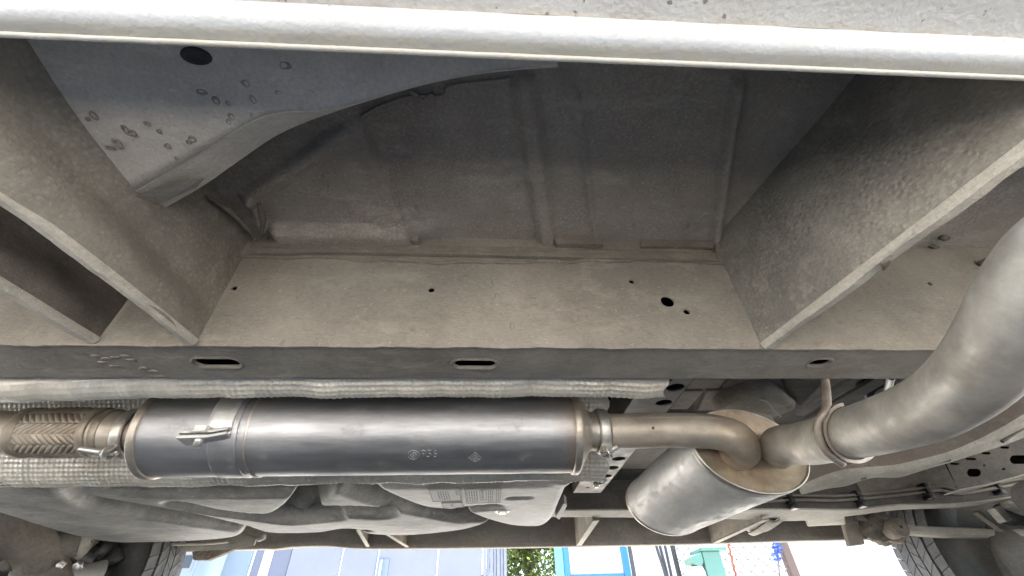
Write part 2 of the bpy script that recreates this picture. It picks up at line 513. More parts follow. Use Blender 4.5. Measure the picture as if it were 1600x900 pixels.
M['paint'] = t.out(t.mix(t.ramp(t.noise(6, 4, 0.6), [(0.4, 0.0), (0.8, 0.4)]), (0.72, 0.72, 0.71), (0.6, 0.59, 0.56)), 0.3, 0, None, 0.5)
t = NT('glass_dark')
M['glass'] = t.out((0.02, 0.025, 0.03), 0.08, 0, None, 0.6)

# ground
t = NT('ground_concrete')
c = t.mix(t.ramp(t.noise(1.4, 7, 0.7), [(0.3, 0.0), (0.75, 1.0)]), (0.19, 0.182, 0.168), (0.27, 0.26, 0.24))
c = t.mix(t.ramp(t.noise(70, 4, 0.7), [(0.45, 0.0), (0.7, 0.35)]), c, (0.12, 0.115, 0.108))
M['ground'] = t.out(c, 0.9, 0, t.bump(t.noise(90, 4, 0.7), 0.004), 0.2)

# ------------------------------------------------------------------ ground
g = mesh('ground', [(-200, -200, 0), (200, -200, 0), (200, 200, 0), (-200, 200, 0)], [(0, 1, 2, 3)], M['ground'])
tag(g, 'pale dusty concrete yard under and around the van', 'ground', kind='structure')

# ------------------------------------------------------------------ the van
van = empty('van', (0.2, 0.98, 0.0))
tag(van, 'white panel van seen from beneath, dusty underbody with exhaust and frame rails', 'van')
YW, YF, ZR, ZT = 0.436, 0.516, 0.40, 0.552            # near frame rail: web, far edge, underside, top
ZFL = 0.590                                           # floor

# closed body above the floor (throws the shadow the van stands in)
bm = bmesh.new()
prof = [(-0.035, 0.62), (-0.045, 0.9), (-0.03, 1.3), (0.02, 1.75), (0.10, 2.0), (0.25, 2.1), (1.71, 2.1), (1.86, 2.0), (1.94, 1.75), (1.99, 1.3), (2.005, 0.9), (1.995, 0.62)]
xsb = [-2.35, -2.2, -1.6, 2.5, 2.62]
scl = [0.9, 1, 1, 1, 0.93]
rows = []
for x, s in zip(xsb, scl):
    rows.append([bm.verts.new((x, 0.98 + (y - 0.98) * s, 0.62 + (z - 0.62) * s)) for y, z in prof])
for a, b in zip(rows, rows[1:]):
    for j in range(len(prof) - 1):
        bm.faces.new((a[j], b[j], b[j + 1], a[j + 1]))
bm.faces.new(rows[0]); bm.faces.new(rows[-1][::-1])
for a, b in zip(rows, rows[1:]):
    bm.faces.new((a[0], a[-1], b[-1], b[0]))
from_bm('body_shell', bm, M['paint'], van, label='white painted body of the van above its sills')

# near sill: chipped skirt, rounded bead, folded lip
xs = np.linspace(-1.35, 1.5, 420)
skirt = [(-0.038, 0.66), (-0.042, 0.56), (-0.036, 0.48), (-0.018, 0.442), (0.01, 0.43), (0.05, 0.4245), (0.072, 0.4225), (0.0855, 0.4215), (0.0885, 0.4205)]
sill = empty('sill', (0.0, 0.05, 0.41), van)
sill['label'] = 'white painted lower sill with stone chips along its edge'
sill.matrix_parent_inverse = Matrix.Translation(van.location).inverted()
def part(o, parent):
    o.parent = parent
    o.matrix_parent_inverse = Matrix.Translation(parent.location).inverted()
    return o
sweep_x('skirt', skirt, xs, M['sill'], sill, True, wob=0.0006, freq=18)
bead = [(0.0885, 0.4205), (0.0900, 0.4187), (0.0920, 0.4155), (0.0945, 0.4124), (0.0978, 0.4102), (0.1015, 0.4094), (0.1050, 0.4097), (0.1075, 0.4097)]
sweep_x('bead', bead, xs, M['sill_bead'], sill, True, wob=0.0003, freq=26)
V, F = [], []
for x in xs:
    w = 0.0004 * mnoise.noise(Vector((x * 60, 0, 0)))
    for k in range(9):
        a = math.pi * (0.95 - 1.25 * k / 8)
        V.append((x, 0.1092 + 0.0019 * math.cos(a), 0.4096 - 0.0019 * math.sin(a) + w))
mesh('lip', V, grid_faces(len(xs), 9), M['sill_bead'], sill, True)
# the sill's inner skin rising from the lip to the floor
sweep_x('inner_skin', [(0.111, 0.4105), (0.1125, 0.43), (0.116, 0.47), (0.116, 0.612)], np.linspace(-1.35, 1.5, 60), M['floor'], sill, True, wob=0.002)

# floor panel of the bay, with pressed ribs
def bay_floor():
    res = 0.004
    X = np.arange(-0.52, 1.02, res)
    Y = np.arange(0.105, YW + 0.006, res)
    gx, gy = np.meshgrid(X, Y, indexing='ij')
    P = np.stack([gx.ravel(), gy.ravel()], 1)
    z = np.full(len(P), ZFL)
    def rib(u0, v0, u1, v1, w, h):
        a, b = px(u0, v0, z=ZFL)[:2], px(u1, v1, z=ZFL)[:2]
        s = np.clip(1.35 - seg_dist(P, a, b) / w, 0, 1)
        return h * (s * s * (3 - 2 * s))
    z = z - rib(818, 130, 856, 385, 0.014, 0.013)
    z = z - rib(900, 150, 932, 385, 0.005, 0.005)
    z = z - rib(1150, 130, 1116, 385, 0.008, 0.012)
    z = z - rib(1000, 300, 1000, 385, 0.004, 0.002)
    # lower level between outrigger and the oblique step
    pad = np.array([px(u, v, z=ZFL)[:2] for u, v in ((300, 150), (330, 420), (660, 420), (648, 362), (580, 215), (540, 120))])
    d = poly_sdf(P, pad)
    s = np.clip((d + 0.001) / 0.007, 0, 1)
    z = z - 0.012 * (s * s * (3 - 2 * s))
    # oblique pressed ridge towards the corner
    z = z - rib(395, 300, 540, 200, 0.010, 0.010) - rib(400, 300, 415, 350, 0.006, 0.008)
    # turn-down step towards the rail, facing the near side
    xa, xb = px(425, 355, z=ZFL)[0], px(700, 370, z=ZFL)[0]
    k = np.clip((P[:, 0] - xa) / 0.012, 0, 1) * np.clip((xb - P[:, 0]) / 0.07, 0, 1)
    s = np.clip((P[:, 1] - 0.400) / 0.016, 0, 1)
    z = z - (0.014 * k) * s * s * (3 - 2 * s)
    for i in range(len(P)):
        z[i] += 0.0022 * mnoise.noise(Vector((P[i, 0] * 9, P[i, 1] * 9, 0))) + 0.0007 * mnoise.noise(Vector((P[i, 0] * 45, P[i, 1] * 45, 4)))
    return np.stack([P[:, 0], P[:, 1], z], 1), grid_faces(len(X), len(Y))
V, F = bay_floor()
floor = empty('floor_panel', (0.1, 0.3, ZFL), van)
mesh('pressed_panel', V, F, M['floor'], floor, True)
# rest of the floor
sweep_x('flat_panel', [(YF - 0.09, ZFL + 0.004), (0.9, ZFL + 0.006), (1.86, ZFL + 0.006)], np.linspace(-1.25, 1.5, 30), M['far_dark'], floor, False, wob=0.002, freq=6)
sweep_x('flat_panel', [(0.105, ZFL + 0.004), (0.3, ZFL + 0.002), (YW + 0.004, ZFL)], np.linspace(-1.25, -0.5, 12), M['brown'], floor, False, wob=0.002, freq=6)
sweep_x('flat_panel', [(0.105, ZFL + 0.004), (0.3, ZFL + 0.002), (YW + 0.004, ZFL)], np.linspace(1.0, 1.5, 12), M['brown'], floor, False, wob=0.002, freq=6)

# near frame rail: closed box with punched holes
def wx(u, v):
    return px(u, v, y=YW)
def bx(u, v):
    return px(u, v, z=ZR)
rail = empty('frame_rail', (0.0, 0.47, ZR), van)
rail['label'] = 'long dusty box rail with slots, running the length of the floor'
low = [(x, ZR - 0.0022 - 0.0016 * mnoise.noise(Vector((x * 22, 0, 0))) - 0.0009 * mnoise.noise(Vector((x * 90, 0, 5)))) for x in np.linspace(-1.25, 1.5, 500)]
outer = low + [(1.5, ZFL + 0.004), (-1.25, ZFL + 0.004)]
holes = []
for u, v, r, e in ((366, 450, 0.0040, .5), (674, 453, 0.0042, .1), (987, 440, 0.0037, .1), (1043, 471, 0.0092, .02), (1073, 487, 0.0044, .1), (1453, 443, 0.0032, .2)):
    p = wx(u, v)
    holes.append(oval(p[0], p[2], r, r, 20, rough=e))
plate_holes('web', outer, holes, lambda p: (p[0], YW, p[1]), (0, 0.0025, 0), M['web'], rail)
holes, rims = [], []
for u, v, rx, ry in ((340, 567, 0.0265, 0.0098), (742, 569, 0.0265, 0.0092), (1280, 567, 0.0135, 0.0085)):
    p = bx(u, v)
    holes.append(oval(p[0], p[1], rx, ry, 28, slot=True))
    rims.append((p[0], p[1], rx, ry))
plate_holes('underside', [(-1.25, YW + 0.001), (1.5, YW + 0.001), (1.5, YF), (-1.25, YF)], holes, lambda p: (p[0], p[1], ZR), (0, 0, 0.0025), M['rail_under'], rail)
for x, y, rx, ry in rims:
    V = []
    n = 40
    for k in range(7):
        s = k / 6
        off = 0.0003 + 0.0048 * s
        dz = -0.0014 * math.sin(math.pi * min(1, s * 0.9 + 0.1)) - 0.0001
        V += [(a, b, ZR + dz + (0.004 if k == 0 else 0)) for a, b in oval(x, y, rx + off, ry + off, n, slot=True)]
    mesh('slot_rim', V, grid_faces(7, n, True), M['rim'], rail, True)
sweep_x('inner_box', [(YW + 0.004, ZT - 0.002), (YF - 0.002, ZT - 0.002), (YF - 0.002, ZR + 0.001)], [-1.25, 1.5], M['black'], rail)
sweep_x('far_web', [(YF, ZR), (YF, ZT)], [-1.25, 1.5], M['brown'], rail)
# rail top flange, doubler strips and sealer along the floor joint
def strip_px(name, pts_top, pts_bot, y, th, mat, parent):
    a = catmull([px(u, v, y=y) for u, v in pts_top], 6)
    b = catmull([px(u, v, y=y) for u, v in pts_bot], 6)[::-1]
    return prism(name, list(a) + list(b), (0, -th, 0), mat, parent, bev=0.0006)
strip_px('flange_strip', [(345, 384), (500, 385), (700, 389), (870, 392), (1040, 397), (1160, 402)], [(345, 404), (500, 399), (700, 402), (870, 406), (1040, 410), (1160, 413)], YW - 0.0005, 0.007, M['sealer'], rail)
strip_px('flange_strip', [(590, 366), (640, 366), (655, 372)], [(590, 383), (640, 384), (655, 386)], YW - 0.001, 0.011, M['sealer'], rail)
strip_px('flange_strip', [(862, 371), (925, 371), (940, 376)], [(868, 388), (925, 389), (940, 390)], YW - 0.001, 0.011, M['sealer'], rail)
strip_px('flange_strip', [(1115, 381), (1150, 377), (1170, 388), (1172, 395)], [(1117, 405), (1130, 413), (1160, 408), (1170, 400)], YW - 0.0035, 0.007, M['sealer'], rail)
strip_px('flange_strip', [(1000, 378), (1060, 379), (1112, 381)], [(1000, 388), (1060, 389), (1112, 391)], YW - 0.001, 0.006, M['sealer'], rail)
strip_px('flange_strip', [(420, 366), (500, 367), (585, 369)], [(420, 382), (500, 382), (585, 384)], YW - 0.001, 0.004, M['sealer'], rail)
def bead_px(pts, y, r, name='sealer_bead', parent=None, mat='sealer', jit=0.8):
    P = []
    for u, v in pts:
        P.append(px(u + random.uniform(-jit, jit), v + random.uniform(-jit, jit), y=y))
    C = catmull(P, 8)
    rr = np.array([r * (0.75 + 0.5 * mnoise.noise(Vector((p[0] * 60, p[2] * 60, 1)))) for p in C])
    return tube(name, C, np.abs(rr) + 0.0003, M[mat], parent or rail, 8)
bead_px([(u, 404 + 0.009 * (u - 350) - 3 * math.sin((u - 300) / 90)) for u in range(348, 1168, 26)], YW - 0.0015, 0.0030, jit=1.8)
bead_px([(u, 385 + 0.0165 * (u - 390)) for u in range(392, 1150, 40)], YW - 0.008, 0.0014, jit=0.6)
bead_px([(352, 407), (335, 450), (318, 490), (300, 522)], YW - 0.001, 0.0022)
bead_px([(1168, 412), (1172, 430), (1188, 470), (1200, 500), (1206, 528)], YW - 0.001, 0.002)
bead_px([(300, 495), (380, 491), (470, 497), (560, 506)], YW + 0.0002, 0.0009, mat='web')
# old scratches and pinched undercoat on the web
for pts in ([(765, 432), (768, 438), (770, 447)], [(772, 468), (774, 462), (776, 458), (781, 463), (783, 470)], [(800, 503), (797, 509), (799, 515), (803, 511), (802, 504), (799, 503)], [(1380, 452), (1386, 456), (1392, 458)], ):
    bead_px(pts, YW + 0.0001, 0.0006, 'scratch', jit=0.3, mat='rail_under')
for u, v, w, h in ((1395, 352, 9, 4), (1440, 395, 10, 5), (1460, 385, 8, 4), (1475, 372, 9, 5), (1535, 411, 7, 5), (1543, 408, 5, 6)):
    p = px(u, v, y=YW - 0.004) if v > 404 else px(u, v, z=ZFL - 0.003)
    bm = bmesh.new()
    bmesh.ops.create_icosphere(bm, subdivisions=3, radius=1.0)
    for q in bm.verts:
        k = 1 + 0.5 * mnoise.noise(q.co * 2.1 + Vector((u, v, 0)))
        q.co = Vector((p[0] + q.co.x * w * 0.0009 * k, p[1] + q.co.y * 0.004 * k, p[2] + q.co.z * h * 0.0009 * k))
    from_bm('rust_scab', bm, M['lump'], rail, True)
# crusted undercoat flakes on the underside of the rail
for u, v in ((165, 560), (180, 558), (205, 562), (178, 572), (225, 575), (240, 580), (150, 556), (160, 566), (195, 556), (250, 588)):
    p = bx(u, v)
    bm = bmesh.new()
    bmesh.ops.create_icosphere(bm, subdivisions=2, radius=1.0)
    for w in bm.verts:
        k = 1 + 0.45 * mnoise.noise(w.co * 1.7 + Vector((u, v, 0)))
        w.co = Vector((p[0] + w.co.x * 0.006 * k * random.uniform(.9, 1.1), p[1] + w.co.y * 0.0035 * k, ZR + w.co.z * 0.0012 * k))
    from_bm('undercoat_flake', bm, M['rail_under'], rail, True)

# outriggers between rail and sill
def outrigger(name, x_rail, x_sill, yend, mat, fl, flip, zlow=ZR, ztop=ZFL + 0.002, label=None, curve=0.0, y0=YW - 0.002, lean=0.0):
    e = empty(name, ((x_rail + x_sill) / 2, 0.3, zlow), van)
    if label:
        e['label'] = label
    n, m = 60, 30
    V = []
    for i in range(n):
        s = i / (n - 1)
        y = y0 + (yend - y0) * s
        x = x_rail + (x_sill - x_rail) * s + curve * math.sin(math.pi * s)
        for j in range(m):
            q = j / (m - 1)
            z = zlow + (ztop - zlow) * q
            w = 0.0018 * mnoise.noise(Vector((y * 14, z * 14, x_rail * 9))) + (0.007 * math.exp(-((q - 0.30) / 0.07) ** 2) - 0.004 * math.exp(-((q - 0.12) / 0.05) ** 2)) * flip * (0 if mat == 'pebble' else 1) * min(1, 6 * s, 6 * (1 - s))
            w += lean * s ** 2 * math.sin(math.pi / 2 * min(1, q / 0.5))
            V.append((x + w, y, z))
    mesh('panel', V, grid_faces(n, m), M[mat], e, True)
    V = []
    for i in range(n):
        s = i / (n - 1)
        y = y0 + (yend - y0) * s
        x = x_rail + (x_sill - x_rail) * s + curve * math.sin(math.pi * s)
        w = fl * (0.75 + 0.35 * s)
        wv = 0.0008 * mnoise.noise(Vector((y * 60, 2, x_rail))) + 0.0022 * mnoise.noise(Vector((y * 17, 5, x_rail)))
        w *= 1 + 0.18 * mnoise.noise(Vector((y * 25, 9, x_rail))) + 0.08 * mnoise.noise(Vector((y * 90, 9, x_rail)))
        ring = [(x - flip * 0.0015, zlow + 0.005), (x - flip * 0.0005, zlow - 0.0006), (x + flip * 0.002, zlow - 0.003 + wv), (x + flip * w, zlow - 0.0025 + wv), (x + flip * (w + 0.0015), zlow - 0.001), (x + flip * w, zlow + 0.0015), (x + flip * 0.003, zlow + 0.0015)]
        for a, b in ring:
            V.append((a, y, b))
    F = grid_faces(n, 7, True)
    F += [tuple(range(7)), tuple(range((n - 1) * 7, n * 7))]
    mesh('flange', V, F, M['flange'], e, False)
    return e
pL0, pL1 = px(290, 525, z=ZR), px(0, 312, z=ZR)
pR0, pR1 = px(1205, 532, z=ZR), px(1600, 232, z=ZR)
def xat(p, q, y):
    return p[0] + (q[0] - p[0]) * (y - p[1]) / (q[1] - p[1])
outrigger('outrigger', xat(pL0, pL1, YW), xat(pL0, pL1, 0.114), 0.114, 'outrigger', 0.010, -1, label='curved outrigger panel with a dented pale lower flange', curve=0.007, lean=0.062)
outrigger('outrigger', xat(pR0, pR1, YW), xat(pR0, pR1, 0.114), 0.114, 'pebble', 0.014, 1, label='straight outrigger panel covered in pebbly undercoat')
p = px(130, 520, z=ZR)
outrigger('outrigger', p[0], p[0] - 0.05, 0.20, 'brown', 0.013, -1, zlow=ZR + 0.002, label='short dark brown outrigger with pale lower flange')
prism('flange_tear', [px(1378, 412, z=ZR - 0.004), px(1392, 407, z=ZR - 0.004), px(1388, 416, z=ZR - 0.004), px(1381, 424, z=ZR - 0.004)], (0, 0, 0.004), M['lump'], rail)

# gusset plate bracing outrigger to sill, with a folded free edge
ZG = 0.478
e = empty('gusset', (-0.2, 0.2, ZG), van)
e['label'] = 'triangular gusset plate spotted with rust blisters'
crease = [(196, 308), (275, 262), (340, 222), (395, 190), (440, 176), (500, 174), (560, 160), (640, 136), (720, 118), (800, 108), (870, 104)]
edge = [(255, 326), (318, 290), (375, 250), (430, 213), (480, 190), (520, 176), (562, 162), (642, 138), (722, 120), (802, 110), (872, 105)]
dz = [0.018, 0.018, 0.018, 0.017, 0.014, 0.008, 0.004, 0.003, 0.003, 0.003, 0.003]
A = catmull([px(u, v, z=ZG) for u, v in crease], 6)
B = catmull([px(u, v, z=ZG + d) for (u, v), d in zip(edge, dz)], 6)
n = len(A)
V = []
rows_g = 14
for i in range(n):
    xo = A[i][0]
    base = np.array([xo if i else A[0][0] - 0.0, 0.112, ZG + 0.004])
    if i == 0:
        base = np.array([xat(pL0, pL1, 0.112) + 0.052, 0.112, ZG + 0.004])
    else:
        k = min(1, i / 14)
        base[0] = (1 - k) * (xat(pL0, pL1, 0.112) + 0.052) + k * xo
    for j in range(rows_g):
        s = j / (rows_g - 1)
        q = base * (1 - s) + A[i] * s
        q[2] += 0.003 * mnoise.noise(Vector((q[0] * 12, q[1] * 12, 2)))
        V.append(tuple(q))
F = grid_faces(n, rows_g)
gp = mesh('plate', V, F, M['gusset'], e, True)
sm = gp.modifiers.new('thick', 'SOLIDIFY'); sm.thickness = 0.002; sm.offset = 1
V = []
for i in range(n):
    for j in range(5):
        s = j / 4
        V.append(tuple((A[i] * (1 - s) + B[i] * s) + np.array([0, 0, -0.0008 * math.sin(math.pi * s)])))
gp = mesh('folded_edge', V, grid_faces(n, 5), M['gusset'], e, False)
sm = gp.modifiers.new('thick', 'SOLIDIFY'); sm.thickness = 0.002; sm.offset = 1
prism('crimped_tab', [px(198, 312, z=ZG - 0.003), px(278, 286, z=ZG - 0.003), px(318, 278, z=ZG - 0.002), px(304, 294, z=ZG + 0.008), px(250, 318, z=ZG + 0.010)], (0, 0.001, 0.002), M['flange'], e)
def blister(u, v, z, r, parent, sd):
    c = px(u, v, z=z)
    V, n1, n2 = [], 18, 6
    rnd = random.Random(sd)
    ex, ph = rnd.uniform(0.75, 1.3), rnd.uniform(0, 6)
    for i in range(n1):
        a = 2 * math.pi * i / n1
        k = 1 + 0.28 * mnoise.noise(Vector((math.cos(a) * 1.6, math.sin(a) * 1.6, sd * 3.7)))
        th = r * (0.34 + 0.2 * math.sin(a + ph))
        for j in range(n2):
            b_ = 2 * math.pi * j / n2
            q = r * k + th * math.cos(b_)
            V.append((c[0] + q * math.cos(a) * ex, c[1] + q * math.sin(a) / ex, c[2] + 0.0009 * math.sin(b_) - 0.0002))
    F = [(i * n2 + j, ((i + 1) % n1) * n2 + j, ((i + 1) % n1) * n2 + (j + 1) % n2, i * n2 + (j + 1) % n2) for i in range(n1) for j in range(n2)]
    return mesh('rust_blister', V, F, M['blister'], parent, True)
def plate_z(u, v):
    p_ = px(u, v, z=ZG)
    return ZG + 0.003 * mnoise.noise(Vector((p_[0] * 12, p_[1] * 12, 2))) + 0.004 * max(0.0, 1 - (p_[1] - 0.112) / 0.12) - 0.0002
for i_, (u, v, r) in enumerate(((206, 208, 3.2), (184, 224, 3.6), (172, 230, 2.6), (195, 201, 2.2), (146, 180, 2.6), (138, 186, 1.6), (230, 193, 2.0), (249, 205, 1.8), (262, 228, 2.4), (300, 217, 2.6), (295, 222, 1.8), (276, 247, 1.4), (358, 190, 2.0), (362, 182, 2.4), (395, 180, 1.6), (315, 143, 2.8), (338, 157, 2.6), (357, 161, 1.8), (396, 155, 2.6), (385, 130, 2.6), (436, 144, 1.9), (472, 152, 2.2), (484, 143, 2.2), (498, 158, 1.6), (512, 152, 2.0), (528, 150, 1.6), (445, 102, 3.0), (552, 148, 1.8))):
    blister(u, v, plate_z(u, v), r * 0.001, e, i_)
for i_, (u, v, r) in enumerate(((524, 270, 3.4), (507, 277, 2.2), (492, 285, 2.0), (512, 290, 1.8), (632, 249, 2.4), (618, 244, 2.0), (642, 244, 1.8), (616, 264, 2.2), (613, 281, 1.8), (641, 226, 1.8))):
    blister(u, v, ZFL - (0.0132 if u < 600 else 0.0012), r * 0.0011, floor, 50 + i_)
hp = px(304, 90, z=ZG)
V = []
for k, (r_, h_) in enumerate(((0.0, -0.0012), (0.6, -0.0014), (0.85, -0.0022), (1.0, -0.0016), (1.08, 0.001))):
    V += [(hp[0] + r_ * 0.0115 * math.cos(a) , hp[1] + r_ * 0.0065 * math.sin(a) , ZG + h_ + 0.0035) for a in np.linspace(0, 2 * math.pi, 24, endpoint=False)]
mesh('dark_hole_disc', V, grid_faces(5, 24, True), M['rubber'], e, True)  # black oval disc painting in the darkness of a hole in the plate
# welds, curled sealer and wiring in the corner behind the gusset
def on_outrigger(u, v):
    x = -0.35
    for _ in range(4):
        p_ = px(u, v, x=x)
        x = xat(pL0, pL1, p_[1]) + 0.002
    return px(u, v, x=x)
for pts, r in (([(288, 371), (296, 372), (304, 362), (306, 352)], 0.0020), ([(188, 316), (194, 326), (192, 345), (195, 366)], 0.0013), ([(345, 300), (352, 330), (358, 372), (350, 404)], 0.0016)):
    C = catmull([on_outrigger(u, v) for u, v in pts], 6)
    tube('weld_bead', C, np.abs([r * (0.8 + 0.5 * mnoise.noise(Vector(c * 70))) for c in C]), M['outrigger'], e, 8)
for pts, r in (([(318, 300), (345, 322), (372, 335), (392, 362)], 0.0024), ([(335, 292), (362, 318), (384, 348)], 0.0018), ([(352, 280), (380, 305), (398, 330)], 0.0026), ([(330, 330), (352, 320), (382, 326)], 0.0016), ([(300, 312), (322, 330), (330, 350)], 0.0016)):
    C = catmull([px(u, v, y=0.425 - 0.0008 * (360 - v)) for u, v in pts], 6)
    tube('wiring', C, r, M['brown'], e, 8)
# pinched flange and sealer seen past the gusset edge
for pts, r in (([(556, 190), (580, 172), (612, 158), (648, 150), (690, 150), (704, 134), (760, 127), (796, 123)], 0.0016), ([(640, 140), (654, 152), (664, 156), (676, 146)], 0.003)):
    C = catmull([px(u, v, z=ZFL - 0.002) for u, v in pts], 6)
    tube('sealer_bead', C, r, M['floor'], floor, 8)

# ------------------------------------------------------------------ heat shield round the front muffler (embossed aluminium)
AY, AZ = 0.702, 0.400                                  # exhaust axis
def heat_shield():
    sec = catmull([(0.533, 0.50), (0.5345, 0.455), (0.540, 0.418), (0.552, 0.4035), (0.569, 0.3985), (0.581, 0.404), (0.592, 0.425), (0.600, 0.455), (0.625, 0.492), (0.66, 0.512), (0.702, 0.518),
                   (0.75, 0.505), (0.79, 0.470), (0.815, 0.432), (0.834, 0.398), (0.852, 0.377), (0.872, 0.368), (0.890, 0.372)], 12)
    sl_ = np.concatenate([[0], np.cumsum(np.linalg.norm(np.diff(sec, axis=0), axis=1))])
    step = 0.0018
    ss = np.arange(0, sl_[-1], step)
    sec = np.stack([np.interp(ss, sl_, sec[:, 0]), np.interp(ss, sl_, sec[:, 1])], 1)
    tg = np.gradient(sec, axis=0)
    tg /= np.linalg.norm(tg, axis=1)[:, None]
    nm = np.stack([-tg[:, 1], tg[:, 0]], 1)
    x0 = -1.05
    xn, xf = px(1038, 605, y=0.56)[0], px(948, 730, y=0.85)[0]
    frac = ss / ss[-1]
    xend = xn + (xf - xn) * np.clip((frac - 0.2) / 0.6, 0, 1)
    xs_ = np.arange(x0, 0.36, step)
    V = np.zeros((len(xs_), len(ss), 3))
    for i, x in enumerate(xs_):
        lip_n = 0.0045 * mnoise.noise(Vector((x * 7, 1, 0))) + 0.003 * mnoise.noise(Vector((x * 24, 2, 0))) + 0.0012 * mnoise.noise(Vector((x * 70, 2, 0)))
        lip_f = 0.006 * mnoise.noise(Vector((x * 6, 5, 0))) + 0.004 * mnoise.noise(Vector((x * 19, 6, 0))) + 0.0013 * mnoise.noise(Vector((x * 75, 7, 0)))
        left = max(0, (-0.48 - x)) * 0.055                     # the near edge droops towards the front
        wn_ = np.exp(-((frac - 0.16) / 0.09) ** 2)
        wf_ = np.clip((frac - 0.82) / 0.18, 0, 1)
        flat = 1.0 if x > -0.42 else 0.35                      # hammered flat near the flexible joint
        em = 0.0030 * np.abs(math.sin(math.pi * x / 0.0088 + 0.6 * mnoise.noise(Vector((x * 5, 0, 0)))) * np.sin(math.pi * ss / 0.0088)) ** 0.5
        em = em * (0.75 + 0.6 * mnoise.noise(Vector((x * 9, 3, 3)))) + np.array([0.0016 * mnoise.noise(Vector((x * 16, q_ * 16, 8))) + 0.0008 * mnoise.noise(Vector((x * 45, q_ * 45, 8))) for q_ in ss])
        em = em * (flat + (1 - flat) * (frac > 0.5))
        V[i, :, 0] = np.minimum(x, xend + 0.004 * np.sin(ss * 160))
        V[i, :, 1] = sec[:, 0] + nm[:, 0] * em + wf_ * lip_f * 0.8
        V[i, :, 2] = sec[:, 1] + nm[:, 1] * em + wn_ * (lip_n - left) + wf_ * lip_f
    Vf = V.reshape(-1, 3)
    ns = len(ss)
    okc = (xs_[:, None] <= xend[None, :] + 0.004)
    nx = len(xs_)
    I, J = np.meshgrid(np.arange(nx - 1), np.arange(ns - 1), indexing='ij')
    k = okc[1:, :-1] & okc[1:, 1:]
    I, J = I[k], J[k]
    Q = np.stack([I * ns + J, (I + 1) * ns + J, (I + 1) * ns + J + 1, I * ns + J + 1], 1)
    used = np.unique(Q)
    rm = np.full(len(Vf), 0)
    rm[used] = np.arange(len(used))
    Q = rm[Q]
    Vf = Vf[used]
    me = bpy.data.meshes.new('heat_shield')
    me.vertices.add(len(Vf)); me.vertices.foreach_set('co', Vf.ravel())
    me.loops.add(Q.size); me.loops.foreach_set('vertex_index', Q.ravel().astype(np.int32))
    me.polygons.add(len(Q)); me.polygons.foreach_set('loop_start', np.arange(0, Q.size, 4, dtype=np.int32))
    me.polygons.foreach_set('use_smooth', np.ones(len(Q), bool))
    me.update(calc_edges=True)
    me.validate()
    me.materials.append(M['shield'])
    o = bpy.data.objects.new('heat_shield', me)
    link(o, van)
    o['label'] = 'dimpled aluminium heat shield with ragged wavy edges'
    return o
heat_shield()

# ------------------------------------------------------------------ front muffler, flexible joint and pipes
RM = 0.0655
XL = px(214, 660, y=AY - 0.06)[0]
XR = px(906, 660, y=AY - 0.06)[0]
mf = empty('muffler', (0, AY, AZ), van)
mf['label'] = 'long straight steel muffler with strap clamp and stamped marks'
def along(name, prof, mat, parent, seg=72, label=None, dy=0, dz=0):
    return revolve(name, prof, (0, AY + dy, AZ + dz), (1, 0, 0), M[mat], parent, seg, True, label)
body = [(XL + 0.004, RM - 0.001)] + [(x, RM + 0.0005 * mnoise.noise(Vector((x * 20, 0, 0)))) for x in np.linspace(XL + 0.006, XR - 0.006, 60)] + [(XR - 0.004, RM - 0.001)]
along('can', body, 'muffler', mf, 96)
for x0, sg in ((XL, 1), (XR, -1)):
    along('end_seam', [(x0 - sg * 0.004, RM - 0.004), (x0 - sg * 0.004, RM + 0.0015), (x0 - sg * 0.002, RM + 0.003), (x0 + sg * 0.006, RM + 0.003), (x0 + sg * 0.008, RM + 0.0012), (x0 + sg * 0.0085, RM - 0.002)], 'muffler_ring', mf, 96)
    along('end_cone', [(x0 - sg * 0.001, RM - 0.002), (x0 - sg * 0.006, RM - 0.006), (x0 - sg * 0.014, 0.050), (x0 - sg * 0.022, 0.037), (x0 - sg * 0.028, 0.0315), (x0 - sg * 0.06, 0.0305)], 'muffler_ring', mf, 64)
# strap: thin band round the can with a bolted bracket
xs0, xs1 = px(328, 690, y=AY - 0.05)[0], px(372, 690, y=AY - 0.05)[0]
along('strap_band', [(xs0, RM - 0.002), (xs0, RM + 0.0012), (xs0 + 0.002, RM + 0.0019), (xs1 - 0.002, RM + 0.0019), (xs1, RM + 0.0012), (xs1, RM - 0.002)], 'muffler', mf, 96)
def on_can(x, ang, r=RM):
    return np.array([x, AY - r * math.cos(ang), AZ - r * math.sin(ang)])
V = []
nn = 14
for i in range(nn):
    a = math.radians(-30 + 58 * i / (nn - 1))
    for x in np.linspace(xs0 - 0.004, xs1 - 0.008, 5):
        V.append(on_can(x, a, RM + 0.0042))
tb = mesh('strap_tab', V, grid_faces(nn, 5), M['zinc'], mf, True)
s_ = tb.modifiers.new('t', 'SOLIDIFY'); s_.thickness = 0.0025
pa = on_can(xs0, math.radians(27), RM + 0.004)
def ear(dz, x0, x1, x2):
    q = [np.array([x0, pa[1] + 0.002, pa[2] + dz]), np.array([x1, pa[1] + 0.002, pa[2] + dz + 0.001]), np.array([x2, pa[1] + 0.006, pa[2] + dz + 0.009]), np.array([x2, pa[1] + 0.012, pa[2] + dz + 0.009]), np.array([x1, pa[1] + 0.012, pa[2] + dz]), np.array([x0, pa[1] + 0.012, pa[2] + dz])]
    q = [w + np.array([0, -0.022 if k in (0, 1) else (-0.018 if k == 2 else 0), 0]) for k, w in enumerate(q)]
    return prism('strap_ear', q, (0, 0, -0.0045), M['zinc'], mf, bev=0.0008)
ear(0.004, xs0 - 0.030, xs0 + 0.018, xs1 - 0.008)
